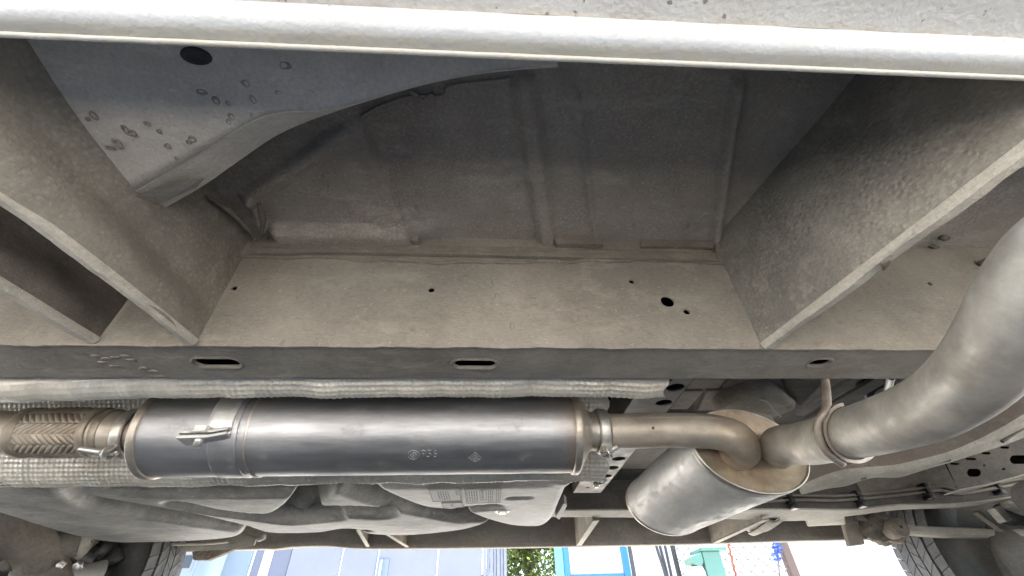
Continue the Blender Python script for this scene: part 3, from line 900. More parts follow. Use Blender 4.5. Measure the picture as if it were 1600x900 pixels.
ear(-0.0035, xs0 - 0.030, xs0 + 0.016, xs1 - 0.008)
bc = np.array([xs0 - 0.002, pa[1] - 0.010, pa[2]])
hexbolt('bolt_head', bc + np.array([0, -0.004, 0.004]), (0, -0.3, 1), 0.0095, 0.008, M['zinc'], mf)
tube('bolt_shank', [bc + np.array([0, 0, -0.005]), bc + np.array([0, 0, -0.010]), bc + np.array([0, 0, -0.0175])], 0.0055, M['zinc'], mf, 14)
along('weld_line', [(xs1 + 0.0105, RM), (xs1 + 0.011, RM + 0.0018), (xs1 + 0.0135, RM + 0.0018), (xs1 + 0.014, RM)], 'muffler_ring', mf, 96)
# stamped marks on the can
fc = bpy.data.curves.new('stamp', 'FONT')
fc.body = '956'
fc.size = 0.017
fc.extrude = 0.0006
fc.bevel_depth = 0.0002
to = bpy.data.objects.new('stamp', fc)
COL.objects.link(to)
bpy.context.view_layer.update()
me = bpy.data.meshes.new_from_object(to.evaluated_get(bpy.context.evaluated_depsgraph_get()))
bpy.data.objects.remove(to)
XS = px(655, 716, y=AY)[0]
def can_map(x, s, h):
    return on_can(x, math.radians(52) + s / RM, RM + h)
for v in me.vertices:
    v.co = Vector(can_map(XS + 0.008 + v.co.x, -v.co.y + 0.004, 0.0004 + v.co.z))
me.materials.append(M['muffler'])
o = bpy.data.objects.new('stamped_number', me); link(o, mf)
def stamped(name, loops):
    V, F = [], []
    for lp in loops:
        C = []
        k = len(lp)
        for i in range(k):
            a, b = np.array(lp[i]), np.array(lp[(i + 1) % k])
            for q in range(4):
                C.append(a + (b - a) * q / 4)
        C.append(np.array(lp[0]))
        P = np.array([can_map(x, s, 0.0004) for x, s in C])
        v, f = tube_vf(P, 0.0006, 6)
        F += [tuple(i + len(V) for i in q) for q in f]
        V += list(v)
    return mesh(name, V, F, M['muffler'], mf, True)
cx0 = XS - 0.003
stamped('stamped_emblem', [[(cx0 + 0.0085 * math.cos(a), 0.0075 * math.sin(a)) for a in np.linspace(0, 2 * math.pi, 13)[:-1]], [(cx0 - 0.005, 0.0), (cx0, -0.005), (cx0 + 0.005, 0.0), (cx0, 0.005)], [(cx0 - 0.002, -0.001), (cx0 + 0.004, -0.004), (cx0 + 0.002, 0.002)]])
cx1 = px(743, 722, y=AY)[0]
stamped('stamped_emblem', [[(cx1 - 0.010, 0.006), (cx1, -0.003), (cx1 + 0.010, 0.006), (cx1, 0.013)], [(cx1 - 0.0055, 0.006), (cx1, 0.001), (cx1 + 0.0055, 0.006), (cx1, 0.010)], [(cx1 - 0.002, 0.006), (cx1, 0.004), (cx1 + 0.002, 0.006), (cx1, 0.0075)]])

# flexible joint with braided sleeve
fx0, fx1 = px(22, 668, y=AY - 0.03)[0], px(158, 668, y=AY - 0.03)[0]
fj = empty('flexible_joint', (fx0, AY, AZ), van)
fj['label'] = 'braided flexible exhaust joint with crimped collars'
nx, na = 210, 240
V = np.zeros((nx, na, 3))
aa = np.linspace(0, 2 * math.pi, na, endpoint=False)
for i, x in enumerate(np.linspace(fx0 + 0.004, fx1 - 0.022, nx)):
    s = i / (nx - 1)
    rb = 0.0355 + 0.0022 * math.sin(math.pi * s) ** 0.6
    cell = 2 * math.pi * x / 0.030
    sgn = np.where(np.sin(aa * 7) > 0, 1.0, -1.0)
    ph = (x / 0.0095 + sgn * aa * 7 * 0.5)
    wv = np.abs(np.sin(math.pi * ph)) ** 0.7
    edge_ = np.abs(np.sin(aa * 7)) ** 0.3
    rr = rb + 0.0018 * wv * edge_
    V[i, :, 0] = x
    V[i, :, 1] = AY - rr * np.cos(aa)
    V[i, :, 2] = AZ + 0.003 - rr * np.sin(aa)
mesh('braid', V.reshape(-1, 3), grid_faces(nx, na, True), M['braid'], fj, True)
for x0, w, r in ((fx0, 0.008, 0.0385), (fx1 - 0.024, 0.006, 0.0385), (fx1 - 0.008, 0.006, 0.036)):
    along('collar', [(x0 - w, r - 0.006), (x0 - w, r - 0.001), (x0 - w + 0.001, r), (x0 + w - 0.001, r), (x0 + w, r - 0.001), (x0 + w, r - 0.006)], 'braid', fj, 56, dz=0.003)
along('sleeve', [(fx1 - 0.03, 0.0345), (fx1 + 0.002, 0.0335), (fx1 + 0.006, 0.031), (XL - 0.02, 0.0305)], 'pipe', fj, 48, dz=0.002)
tube('front_pipe', catmull([(fx0 + 0.01, AY, AZ + 0.003), (fx0 - 0.05, AY - 0.001, AZ + 0.004), (fx0 - 0.2, AY - 0.01, AZ + 0.012), (fx0 - 0.4, AY - 0.02, AZ + 0.03)], 6), 0.0325, M['pipe'], fj, 40)

# band clamps either side of the muffler
def band_clamp(x, r, w, stud, ang, label):
    e = empty('pipe_clamp', (x, AY, AZ), van)
    e['label'] = label
    along('band', [(x - w, r - 0.003), (x - w, r), (x - w * .6, r + 0.002), (x + w * .6, r + 0.002), (x + w, r), (x + w, r - 0.003)], 'clamp', e, 56)
    a = math.radians(ang)
    c = np.array([x, AY - (r + 0.006) * math.cos(a), AZ - (r + 0.006) * math.sin(a)])
    tdir = np.array([0, math.sin(a), -math.cos(a)])
    for k in (-1, 1):
        ndir = np.array([0, -math.cos(a), -math.sin(a)])
        b0 = c + tdir * 0.006 * k
        q = [b0 + np.array([-w, 0, 0]) - ndir * 0.006, b0 + np.array([w, 0, 0]) - ndir * 0.006, b0 + np.array([w, 0, 0]) + ndir * 0.010, b0 + np.array([-w, 0, 0]) + ndir * 0.010]
        prism('clamp_ear', q, tdir * 0.002, M['clamp'], e, bev=0.0005)
    d = np.array(stud[0]); d = d / np.linalg.norm(d)
    st = c + np.array([0, -math.cos(a), -math.sin(a)]) * 0.004 - d * 0.012
    tube('stud', [st, st + d * stud[1] * 0.5, st + d * stud[1]], 0.0042, M['zinc'], e, 14)
    hexbolt('nut', st + d * 0.012, d, 0.0078, 0.007, M['zinc'], e)
    return e
band_clamp(px(183, 675, y=AY - 0.03)[0], 0.036, 0.008, ((-1.0, -0.02, 0.12), 0.055), 58, 'rusty band clamp with a long stud beside the flexible joint')
xc = px(946, 668, y=AY - 0.03)[0]
band_clamp(xc, 0.0355, 0.009, ((0.9, -0.25, 0.3), 0.030), 66, 'band clamp with a short bright stud behind the muffler outlet')

# pipe from the muffler into the rear silencer
cap_c = px(1171, 703, t=0.765)
far_c = px(1042, 786, t=0.985)
axm = far_c - cap_c
axm = axm / np.linalg.norm(axm)
ip = empty('exhaust_pipe', (0.2, AY, AZ), van)
ip['label'] = 'bent intermediate exhaust pipe with a weld seam'
inl = cap_c + np.array([-0.040, 0, -0.012]) + axm * 0.02
P = [(XR + 0.02, AY, AZ), (XR + 0.10, AY, AZ), px(1040, 672, t=0.735), px(1110, 674, t=0.722), px(1148, 684, t=0.712), px(1160, 702, t=0.726), inl - axm * 0.035, inl]
tube('bent_tube', catmull(P, 10), 0.0288, M['pipe'], ip, 48)
C = catmull(P[1:5], 10)
T_, N_, B_ = frames(C)
tube('weld_seam', [c + np.array([0, -0.0262, 0.0118]) for c in C[:-6]], 0.0007, M['pipe'], ip, 6)
hexbolt('drain_rivet', px(1020, 669, t=0.707), (0, -1, -0.3), 0.003, 0.0012, M['black_plastic'], ip, False)
tube('inlet_weld', [inl + axm * 0.004 + 0.0305 * (math.cos(a) * np.array([1, 0, 0]) + math.sin(a) * np.cross(axm, np.array([1, 0, 0]))) for a in np.linspace(0, 2 * math.pi, 25)], 0.0028, M['end_cap'], ip, 8)

# rear silencer
LEN = float(np.linalg.norm(far_c - cap_c))
rs = empty('silencer', tuple(cap_c), van)
rs['label'] = 'oval rear silencer with browned end cap and scratched skin'
OX, OZ = 0.112, 0.074
def rv(name, prof, mat, seg=88, label=None):
    return revolve(name, [(d_, r_ * (1.04 - 0.14 * max(0, d_) / LEN)) for d_, r_ in prof], cap_c, axm, M[mat], rs, seg, True, label, sx=OX, sz=OZ)
rv('shell', [(0.003, 0.985)] + [(d, 1.0 + 0.004 * math.sin(d * 40)) for d in np.linspace(0.006, LEN - 0.006, 30)] + [(LEN - 0.003, 0.985)], 'rear_muffler')
for d, sg in ((0.0, 1), (LEN, -1)):
    rv('rolled_rim', [(d + sg * 0.006, 0.96), (d - sg * 0.004, 0.96), (d - sg * 0.006, 0.985), (d - sg * 0.004, 1.008), (d + sg * 0.003, 1.014), (d + sg * 0.006, 1.0)], 'muffler_ring')
rv('end_cap', [(0.012, 0.05), (0.011, 0.4), (0.007, 0.72), (0.010, 0.88), (0.004, 0.93), (-0.003, 0.965)], 'end_cap')
rv('far_cap', [(LEN - 0.004, 0.965), (LEN + 0.006, 0.9), (LEN + 0.012, 0.5), (LEN + 0.012, 0.05)], 'rear_muffler')

# tail pipe: from the end cap under the rail and out towards the near sill
tp = empty('tail_pipe', (0.4, 0.4, 0.3), van)
tp['label'] = 'thick dusty tail pipe sweeping under the rail past the outrigger'
outl = cap_c + np.array([0.045, 0, -0.004]) + axm * 0.02
TP = [outl, outl - axm * 0.03, px(1222, 696, t=0.700), px(1262, 692, t=0.640), px(1310, 681, t=0.570), px(1375, 664, t=0.500), px(1452, 636, t=0.435), px(1519, 588, t=0.382), px(1572, 520, t=0.342), px(1615, 447, t=0.318), px(1680, 375, t=0.305), px(1790, 330, t=0.315), px(1930, 315, t=0.33)]
TC = catmull(TP, 10)
RT = 0.0308
tube('bent_tube', TC, [RT * (1 + 0.012 * mnoise.noise(Vector(c * 25))) for c in TC], M['tailpipe'], tp, 56)
tube('outlet_weld', [outl + axm * 0.004 + 0.033 * (math.cos(a) * np.array([1, 0, 0]) + math.sin(a) * np.cross(axm, np.array([1, 0, 0]))) for a in np.linspace(0, 2 * math.pi, 25)], 0.0026, M['end_cap'], tp, 8)
# hanger: rod and saddle strap
i0 = int(np.argmin(np.linalg.norm(TC - px(1325, 678, t=0.555), axis=1)))
Tt, Nn, Bb = frames(TC)
hg = empty('hanger', tuple(TC[i0]), van)
hg['label'] = 'bent hanger rod with a saddle strap cradling the tail pipe'
c0, t0 = TC[i0], Tt[i0]
ax = CAM - c0; ax = ax - t0 * (ax @ t0); ax /= np.linalg.norm(ax)       # towards the open near side
dn = np.cross(t0, ax); dn = dn if dn @ AX_U < 0 else -dn
tr_ = t0 if t0 @ AX_R > 0 else -t0
V = []
ring = []
for k in range(36):
    a = math.radians(-95 + 215 * k / 35)
    rad = RT + 0.0012
    nr = math.cos(a) * ax + math.sin(a) * dn
    p_ = c0 + rad * nr - (t0 if t0[1] < 0 else -t0) * (-0.004 + 0.010 * math.sin(a))
    ring.append(p_)
    for w, h in ((-0.0085, 0.000), (-0.0085, 0.0042), (-0.004, 0.0024), (0.004, 0.0024), (0.0085, 0.0042), (0.0085, 0.0)):
        V.append(p_ + t0 * w + nr * h)
mesh('saddle_strap', V, grid_faces(36, 6, True) + [tuple(range(6)), tuple(range(35 * 6, 36 * 6))], M['hanger'], hg, False)
top = px(1284, 570, y=0.532)
nr_ = lambda k: (ring[k] - c0) / np.linalg.norm(ring[k] - c0)
C = catmull([top, px(1290, 600, y=0.521), ring[5] + nr_(5) * 0.007, ring[11] + nr_(11) * 0.0075, ring[18] + nr_(18) * 0.0075, ring[25] + nr_(25) * 0.006], 8)
tube('rod', C, 0.0052, M['hanger'], hg, 14)

# ------------------------------------------------------------------ tunnel crossmember with punched holes, floor pads above the pipes
ZP = 0.47
pf = empty('perforated_crossmember', (0.28, 0.9, ZP), van)
pf['label'] = 'perforated steel crossmember running across the tunnel floor'
a0, a1 = px(1010, 592, z=ZP), px(1084, 592, z=ZP)
b0, b1 = px(896, 770, z=ZP), px(938, 770, z=ZP)
def lerp(p, q, s):
    return p + (q - p) * s
def perf_uv(u, v):
    return px(u, v, z=ZP)[:2]
def circ(u, v, r, n=20):
    c = perf_uv(u, v)
    return oval(c[0], c[1], r, r * 0.95, n)
hl = [circ(1055, 606, 0.0165), circ(1037, 630, 0.0160), circ(1046, 594.5, 0.005), circ(967, 717, 0.0165), circ(957, 731, 0.0165), circ(947, 744, 0.0165), circ(936, 754, 0.017), circ(918, 762, 0.006), circ(1010, 668, 0.0165), circ(995, 690, 0.0165)]
outer = [a0[:2] + np.array([0, -0.03]), a1[:2] + np.array([0, -0.03]), b1[:2], b0[:2]]
plate_holes('web', outer, hl, lambda p: (p[0], p[1], ZP), (0, 0, 0.003), M['perf'], pf)
for h in hl:
    c = np.mean(np.array(h), 0); r = np.linalg.norm(np.array(h[0]) - c)
    revolve('hole_rim', [(0.0, r), (-0.0035, r + 0.0015), (-0.0035, r + 0.0035), (0.0, r + 0.007)], (c[0], c[1], ZP), (0, 0, 1), M['perf'], pf, 24, caps=False)
sw = a1 - b1
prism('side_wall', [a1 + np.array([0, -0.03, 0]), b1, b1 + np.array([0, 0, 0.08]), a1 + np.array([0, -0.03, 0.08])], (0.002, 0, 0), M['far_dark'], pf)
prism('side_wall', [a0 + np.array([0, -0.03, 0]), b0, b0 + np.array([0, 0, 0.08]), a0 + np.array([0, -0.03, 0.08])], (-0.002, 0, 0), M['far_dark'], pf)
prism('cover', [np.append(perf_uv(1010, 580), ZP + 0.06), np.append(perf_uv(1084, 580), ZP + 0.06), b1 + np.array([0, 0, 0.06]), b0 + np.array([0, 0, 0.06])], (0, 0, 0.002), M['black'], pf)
hexbolt('bolt', px(932, 759, z=ZP - 0.001), (0, 0, -1), 0.007, 0.005, M['clamp'], pf)
fp = empty('tunnel_floor', (0.5, 0.9, 0.52), van)
fp['label'] = 'speckled beige tunnel floor of pressed panels'
ZQ = 0.525
def pad(pts, z=ZQ, th=0.01, mat='far_coat', name='floor_pad', bev=0.002):
    return prism(name, [px(u, v, z=z) for u, v in pts], (0, 0, th), M[mat], fp, bev=bev)
pad([(1078, 575), (1150, 575), (1123, 607), (1070, 608)])
pad([(1158, 575), (1255, 575), (1238, 605), (1128, 606)])
pad([(1050, 612), (1100, 611), (1075, 640), (1030, 640)])
pad([(1105, 611), (1205, 609), (1222, 618), (1235, 640), (1090, 642)])
pad([(985, 700), (1050, 700), (1022, 733), (960, 733)])
pad([(1056, 700), (1110, 700), (1090, 733), (1028, 733)])
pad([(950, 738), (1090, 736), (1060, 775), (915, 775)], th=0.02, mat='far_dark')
lobe('floor_bulge', [px(u, v, z=0.50) for u, v in ((1120, 640), (1160, 618), (1205, 612), (1235, 628), (1248, 640), (1222, 652), (1190, 664), (1140, 664))], 0.50, M['far_coat'], fp, bevel=0.02, wall=0.04, res=0.003)
tube('pressed_seam', catmull([px(u, v, z=0.488) for u, v in ((1185, 624), (1198, 628), (1208, 640), (1220, 651))], 6), 0.002, M['far_flange'], fp, 8)
pad([(1145, 650), (1175, 649), (1206, 655), (1212, 662), (1195, 676), (1160, 676)], z=0.468, th=0.012, name='seat_plate', bev=0.003)
# brackets and cables above the tail pipe
def bar(name, p, q, w, h, mat, parent):
    p, q = np.asarray(p), np.asarray(q)
    t_ = (q - p) / np.linalg.norm(q - p)
    s_ = np.cross(t_, (0, 0, 1.0)); s_ /= np.linalg.norm(s_)
    n_ = np.cross(s_, t_)
    o4 = [p + s_ * w / 2 - n_ * h / 2, p - s_ * w / 2 - n_ * h / 2, p - s_ * w / 2 + n_ * h / 2, p + s_ * w / 2 + n_ * h / 2]
    return prism(name, o4, q - p, M[mat], parent, bev=min(w, h) * 0.12)
sb = empty('support_bracket', (0.55, 0.75, 0.5), van)
sb['label'] = 'flat support struts and bush above the tail pipe'
bar('strut', px(1248, 647, z=0.49), px(1345, 585, z=0.50), 0.022, 0.008, 'perf', sb)
bar('strut', px(1268, 655, z=0.475), px(1380, 590, z=0.475), 0.035, 0.006, 'far_dark', sb)
revolve('bush', [(-0.02, 0.001), (-0.02, 0.026), (-0.017, 0.030), (0.015, 0.030), (0.02, 0.026)], px(1372, 606, z=0.49), (0.2, 0.4, 1), M['black_plastic'], sb, 32)
revolve('bush_core', [(-0.024, 0.001), (-0.024, 0.018), (0.0, 0.018)], px(1372, 606, z=0.49), (0.2, 0.4, 1), M['perf'], sb, 24)
tube('rod', [px(1392, 590, z=0.47), px(1388, 606, z=0.465), px(1384, 622, z=0.46)], 0.006, M['zinc'], sb, 12)
lobe('gap_shade_panel', [px(u, v, z=0.515) for u, v in ((1225, 585), (1300, 585), (1290, 600), (1250, 640), (1235, 625))], 0.515, M['far_dark'], sb, bevel=0.01, wall=0.02, res=0.006)  # dark-coloured panel standing in for the shadow in the gap behind the struts

# ------------------------------------------------------------------ moulded trays and tank on the far half
ZK = 0.375
def zp(pts, z):
    return [px(u, v, z=z) for u, v in pts]
lobe('undertray', zp([(-260, 738), (-80, 752), (40, 758), (92, 770), (112, 786), (150, 800), (220, 810), (300, 821), (360, 829), (379, 834), (370, 841), (320, 846), (240, 849), (180, 849), (120, 840), (60, 824), (0, 805), (-90, 780), (-260, 745)], ZK - 0.005),
     ZK - 0.005, M['plastic'], van, bevel=0.022, wall=0.10, res=0.007, channels=[(zp([(47, 802), (58, 801), (72, 801)], ZK), 0.012, 0.010), (zp([(20, 786), (60, 790), (120, 803)], ZK), 0.03, 0.004), (zp([(125, 820), (160, 821)], ZK), 0.008, 0.002)],
     label='smooth grey plastic undertray ahead of the fuel tank', slope=6.0)
tank = empty('fuel_tank', (0, 1.2, 0.4), van)
tank['label'] = 'moulded dusty plastic fuel tank with swoops and stickers'
lobe('tank_lobe', zp([(110, 762), (120, 771), (150, 779), (220, 791), (300, 805), (370, 821), (420, 834), (500, 834), (545, 828), (575, 836), (640, 838), (715, 831), (752, 823), (768, 815), (735, 813), (680, 807), (620, 795), (570, 780), (536, 767), (505, 755), (300, 753), (150, 755)], ZK),
     ZK, M['plastic'], tank, bevel=0.026, wall=0.11, res=0.007, slope=6.0, swell=0.006,
     channels=[(zp([(286, 788), (325, 797), (385, 804), (440, 804), (470, 790), (492, 768), (500, 756)], ZK), 0.042, 0.10), (zp([(480, 800), (530, 797), (590, 801)], ZK), 0.055, 0.09), (zp([(395, 806), (450, 812), (520, 806)], ZK), 0.04, 0.04),
               (zp([(372, 823), (388, 823)], ZK), 0.012, 0.006), (zp([(568, 828), (577, 829)], ZK), 0.014, 0.02), (zp([(560, 772), (640, 797), (720, 813)], ZK), 0.03, 0.03), (zp([(200, 763), (330, 764), (430, 763)], ZK), 0.06, 0.05)])
lobe('tank_lobe', zp([(574, 750), (590, 766), (625, 782), (660, 794), (700, 798), (722, 800), (757, 813), (800, 823), (845, 823.5), (864, 814), (876, 790), (886, 768), (894, 754), (800, 753), (650, 753)], ZK),
     ZK, M['tank'], tank, bevel=0.022, wall=0.11, res=0.006, slope=6.0,
     channels=[(zp([(712, 801), (735, 796), (770, 793)], ZK), 0.032, 0.055), (zp([(798, 779), (826, 778)], ZK), 0.014, 0.012), (zp([(600, 758), (700, 759), (850, 756)], ZK), 0.035, 0.006)])
hexbolt('tank_bolt', px(785, 800, z=ZK - 0.0005), (0, 0, -1), 0.012, 0.004, M['clamp'], tank)
prism('tank_tab', zp([(868, 808), (882, 786), (886, 790), (874, 812)], ZK + 0.01), (0, 0, 0.02), M['plastic'], tank)
# stickers
t = NT('sticker_print'); M['ink'] = t.out((0.09, 0.088, 0.085), 0.6)
t = NT('sticker_paper'); M['paper'] = t.out(t.mix(t.ramp(t.noise(40, 4, 0.7), [(0.4, 0.0), (0.7, 0.7)]), (0.27, 0.265, 0.255), (0.35, 0.34, 0.315)), 0.55)
def sticker(quad, lines, boxes=()):
    e = empty('sticker', tuple(px(*quad[0], z=ZK)), tank)
    e.matrix_parent_inverse = Matrix.Translation(tank.location).inverted()
    q = [px(u, v, z=ZK - 0.0006) for u, v in quad]
    prism('sticker_sheet', [p_ - np.array([0, 0, 0.0016]) for p_ in q], (0, 0, 0.002), M['paper'], e)
    def at2(s, t2):
        return lerp(lerp(q[0], q[1], s), lerp(q[3], q[2], s), t2) - np.array([0, 0, 0.0018])
    V, F = [], []
    def quadbar(s0, s1, t0_, t1_):
        k = len(V)
        V.extend([at2(s0, t0_), at2(s1, t0_), at2(s1, t1_), at2(s0, t1_)])
        F.append((k, k + 1, k + 2, k + 3))
    for s0, s1, t0_, t1_, n_ in lines:
        for i in range(n_):
            a_ = s0 + (s1 - s0) * i / n_
            w_ = (s1 - s0) / n_ * 0.55
            tt = t0_
            while tt < t1_ - 0.02:
                ln = min(random.uniform(0.08, 0.2), t1_ - tt)
                quadbar(a_, a_ + w_, tt, tt + ln)
                tt += ln + 0.035
    for s0, s1, t0_, t1_ in boxes:
        for r_ in ((s0, s1, t0_, t0_ + .05), (s0, s1, t1_ - .05, t1_), (s0, s0 + .02, t0_, t1_), (s1 - .02, s1, t0_, t1_)):
            quadbar(*r_)
    o = mesh('printed_lines', V, F, M['ink'], e)
    o['kind'] = 'stuff'
    return e
sticker([(669, 764), (718, 762.5), (722, 781.5), (676, 783)], [(0.26, 0.66, 0.15, 0.85, 5), (0.86, 0.95, 0.1, 0.5, 2)], [(0.02, 0.98, 0.02, 0.98)])
sticker([(689.5, 785), (722, 784), (725, 791.5), (692, 793)], [(0.42, 0.58, 0.2, 0.8, 2)], [(0.02, 0.98, 0.03, 0.97)])
sticker([(725, 763.5), (783.5, 762), (782, 784), (728.5, 786)], [(0.04, 0.38, 0.12, 0.88, 5), (0.64, 0.80, 0.08, 0.95, 3), (0.86, 0.97, 0.05, 0.95, 2), (0.46, 0.56, 0.1, 0.7, 1)], [(0.41, 0.60, 0.05, 0.78), (0.01, 0.99, 0.01, 0.99)])

# ------------------------------------------------------------------ far frame rail, far sill and their brackets
fr = empty('far_rail', (0.5, 1.43, 0.4), van)
fr['label'] = 'far box rail with brake lines clipped along it and pale underside'
st = [(-200, 800, 810), (600, 800, 809), (860, 798, 808), (1100, 797, 810), (1240, 796, 814), (1330, 797, 806), (1400, 790, 797), (1480, 789, 794), (1545, 783, 788), (1620, 772, 778), (1700, 764, 770)]
YN = 1.42
V = []
NE = catmull([px(u, a, y=YN) for u, a, b in st], 6)
FE = []
for i, (u, a, b) in enumerate(st):
    p_ = px(u, a, y=YN)
    FE.append(px(u, b, z=p_[2]))
FE = catmull(FE, 6)
for p_, q_ in zip(NE, FE):
    V += [(p_[0], p_[1], p_[2] + 0.14), (p_[0], p_[1] - 0.002, p_[2] + 0.004), p_, q_, (q_[0], q_[1], q_[2] + 0.14)]
n5 = len(NE)
def strip5(j0, j1, mat, name):
    idx = [V[i * 5 + j] for i in range(n5) for j in (j0, j1)]
    return mesh(name, idx, grid_faces(n5, 2), M[mat], fr, True)
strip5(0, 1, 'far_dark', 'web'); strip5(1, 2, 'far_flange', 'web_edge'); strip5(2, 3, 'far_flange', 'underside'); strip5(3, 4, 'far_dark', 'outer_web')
# brake lines and clips
for o1, o2 in ((0, 0), (7, 9)):
    pts = [(1150, 790), (1235, 783), (1300, 784), (1345, 781), (1400, 776), (1450, 770), (1470, 768), (1500, 773), (1555, 764), (1620, 752)]
    C = catmull([px(u, v - 9 + o1, y=YN - 0.02) for u, v in pts], 6)
    tube('brake_line', C, 0.0045, M['far_coat'], fr, 10)
for u, v in ((1238, 785), (1345, 782), (1450, 770), (1560, 762)):
    for k in range(3):
        c = px(u + (k - 1) * 5, v + (k - 1) * 9 - 3, y=YN - 0.026)
        box('pipe_clip', c - np.array([0.008, 0.007, 0.007]), c + np.array([0.008, 0.024, 0.007]), M['black_plastic'], fr, bev=0.003)
for u, v in ((1195, 806), (1220, 805)):
    c = px(u, v, z=px(1180, 797, y=YN)[2] - 0.0005)
    revolve('drain_slot', [(0.0, 0.001), (0.0, 0.014), (0.002, 0.016)], c, (0, 0, 1), M['far_dark'], fr, 20, sx=1.6)

YS = 1.86
fs = empty('far_sill', (0, YS, 0.42), van)
fs['label'] = 'inner face of the far sill, dusty and shadowed'
ss_ = [(-100, 862), (180, 866), (300, 862), (400, 858), (428, 858), (460, 854.5), (510, 853.5), (560, 857), (640, 857), (780, 855.5), (900, 853.5), (1060, 850.5), (1200, 846.5), (1300, 844), (1400, 842)]
C = catmull([px(u, v, y=YS) for u, v in ss_], 10)
V = []
for p_ in C:
    V += [(p_[0], YS - 0.06, ZFL + 0.004), (p_[0], YS - 0.02, p_[2] + 0.09), (p_[0], YS - 0.004, p_[2] + 0.018), (p_[0], YS - 0.001, p_[2] + 0.002), (p_[0], YS + 0.004, p_[2]), (p_[0], YS + 0.05, p_[2] + 0.004), (p_[0], YS + 0.12, p_[2] + 0.06), (p_[0], YS + 0.135, 0.66)]
mesh('inner_face', V, grid_faces(len(C), 8), M['far_coat'], fs, True)
def far_bracket(pts, flw, label=None, y_sill=YS - 0.004, y_rail=1.50):
    """plate between far rail and far sill; pts = pixel of its lower edge at the sill and at the rail"""
    (u0, v0), (u1, v1) = pts
    a, b = px(u0, v0, y=y_sill), px(u1, v1, y=y_rail)
    e = empty('sill_bracket', tuple(a), van)
    if label:
        e['label'] = label
    prism('plate', [a, b, (b[0], b[1], ZFL + 0.005), (a[0], a[1], ZFL + 0.005)], (0.003, 0, 0), M['far_coat'], e)
    prism('flange', [a, b, b + np.array([flw, 0, 0.001]), a + np.array([flw, 0, 0.001])], (0, 0, 0.003), M['far_flange'], e)
    return e
far_bracket(((572, 855), (556, 828)), 0.013, 'narrow bracket between far rail and sill', y_rail=1.62)
far_bracket(((634, 855.5), (596, 832)), 0.012, 'slanting bracket beside the narrow one on the far sill', y_rail=1.62)
far_bracket(((900, 853), (926, 814)), 0.022, 'bracket joining far sill to the pale rail')
far_bracket(((1112, 849), (1190, 813)), 0.028, 'broad triangular bracket near the silencer')
e = empty('channel_bracket', tuple(px(1190, 825, y=1.6)), van)
e['label'] = 'pressed U channel bracket under the far rail'
for dx in (-1, 0, 1):
    V = []
    for s in np.linspace(0, 1, 12):
        u, v = 1176 + 34 * s + (dx * 12), 832 - 22 * s ** 1.4 + abs(dx) * -1.5
        p_ = px(u, v, y=1.70 - 0.16 * s)
        for k in range(5):
            V.append(p_ + np.array([(k - 2) * 0.0085, 0, 0.008 * math.cos((k - 2) * 0.75) * (-1 if dx == 0 else 1)]))
    o = mesh('channel_rib', V, grid_faces(12, 5), M['far_flange'], e, True)
    m_ = o.modifiers.new('t', 'SOLIDIFY'); m_.thickness = 0.003
bb = empty('box_bracket', tuple(px(1290, 815, y=1.6)), van)
prism('plate', [px(1262, 823, y=1.66), px(1322, 820, y=1.66), px(1320, 806, y=1.5), px(1262, 806, y=1.5)], (0, 0, 0.05), M['far_flange'], bb, bev=0.003)

# ------------------------------------------------------------------ rear underbody: curved beam, perforated beam, spring
cb = empty('curved_beam', (1.0, 1.0, 0.4), van)
cb['label'] = 'curved longitudinal beam rising rearwards with pale underside'
up = [(1252, 769), (1292, 751), (1330, 741), (1390, 736), (1425, 730), (1495, 711), (1565, 678), (1620, 645), (1700, 600)]
lo = [(1252, 773), (1292, 764), (1322, 759.5), (1362, 747), (1404, 746), (1442, 735), (1512, 714), (1600, 684), (1700, 640)]
YB = 0.98
Un = catmull([px(u, v, y=YB) for u, v in up], 6)
Lf = catmull([px(u, v, y=YB + 0.055) for u, v in lo], 6)
V = []
for a, b in zip(Un, Lf):
    V += [(a[0], a[1] - 0.004, a[2] + 0.13), (a[0], a[1] - 0.001, a[2] + 0.012), (a[0], a[1] + 0.004, a[2] + 0.002), tuple((a + b) / 2 - np.array([0, 0, 0.002])), tuple(b), (b[0], b[1] + 0.003, b[2] + 0.13)]
nU = len(Un)
def strips(cols, mat, name):
    idx = [V[i * 6 + j] for i in range(nU) for j in cols]
    return mesh(name, idx, grid_faces(nU, len(cols)), M[mat], cb, True)
strips((0, 1), 'brown', 'web'); strips((1, 2, 3, 4), 'far_flange', 'underside'); strips((4, 5), 'brown', 'outer_web')
mesh('end_plate', [V[0], V[1], V[4], V[5]], [(0, 1, 2, 3)], M['far_dark'], cb)
for u0, v0, u1, v1, w in ((1462, 722, 1482, 717, 0.006), (1540, 690, 1580, 668, 0.004), (1566, 690, 1600, 668, 0.004), (1345, 747, 1352, 746, 0.004)):
    c = catmull([px(u0, v0, y=YB + 0.028), px((u0 + u1) / 2, (v0 + v1) / 2 - 0.5, y=YB + 0.028), px(u1, v1, y=YB + 0.028)], 5)
    tube('pressed_groove', c, w, M['far_dark'], cb, 10)
pb = empty('punched_beam', (1.4, 1.25, 0.4), van)
pb['label'] = 'grey beam with oval punched holes beside the far wheel'
q4 = [px(1482, 742, y=1.22), px(1500, 766, y=1.22), px(1700, 722, y=1.22), px(1700, 655, y=1.22)]
def pbmap(p_):
    return px(p_[0], p_[1], y=1.22)
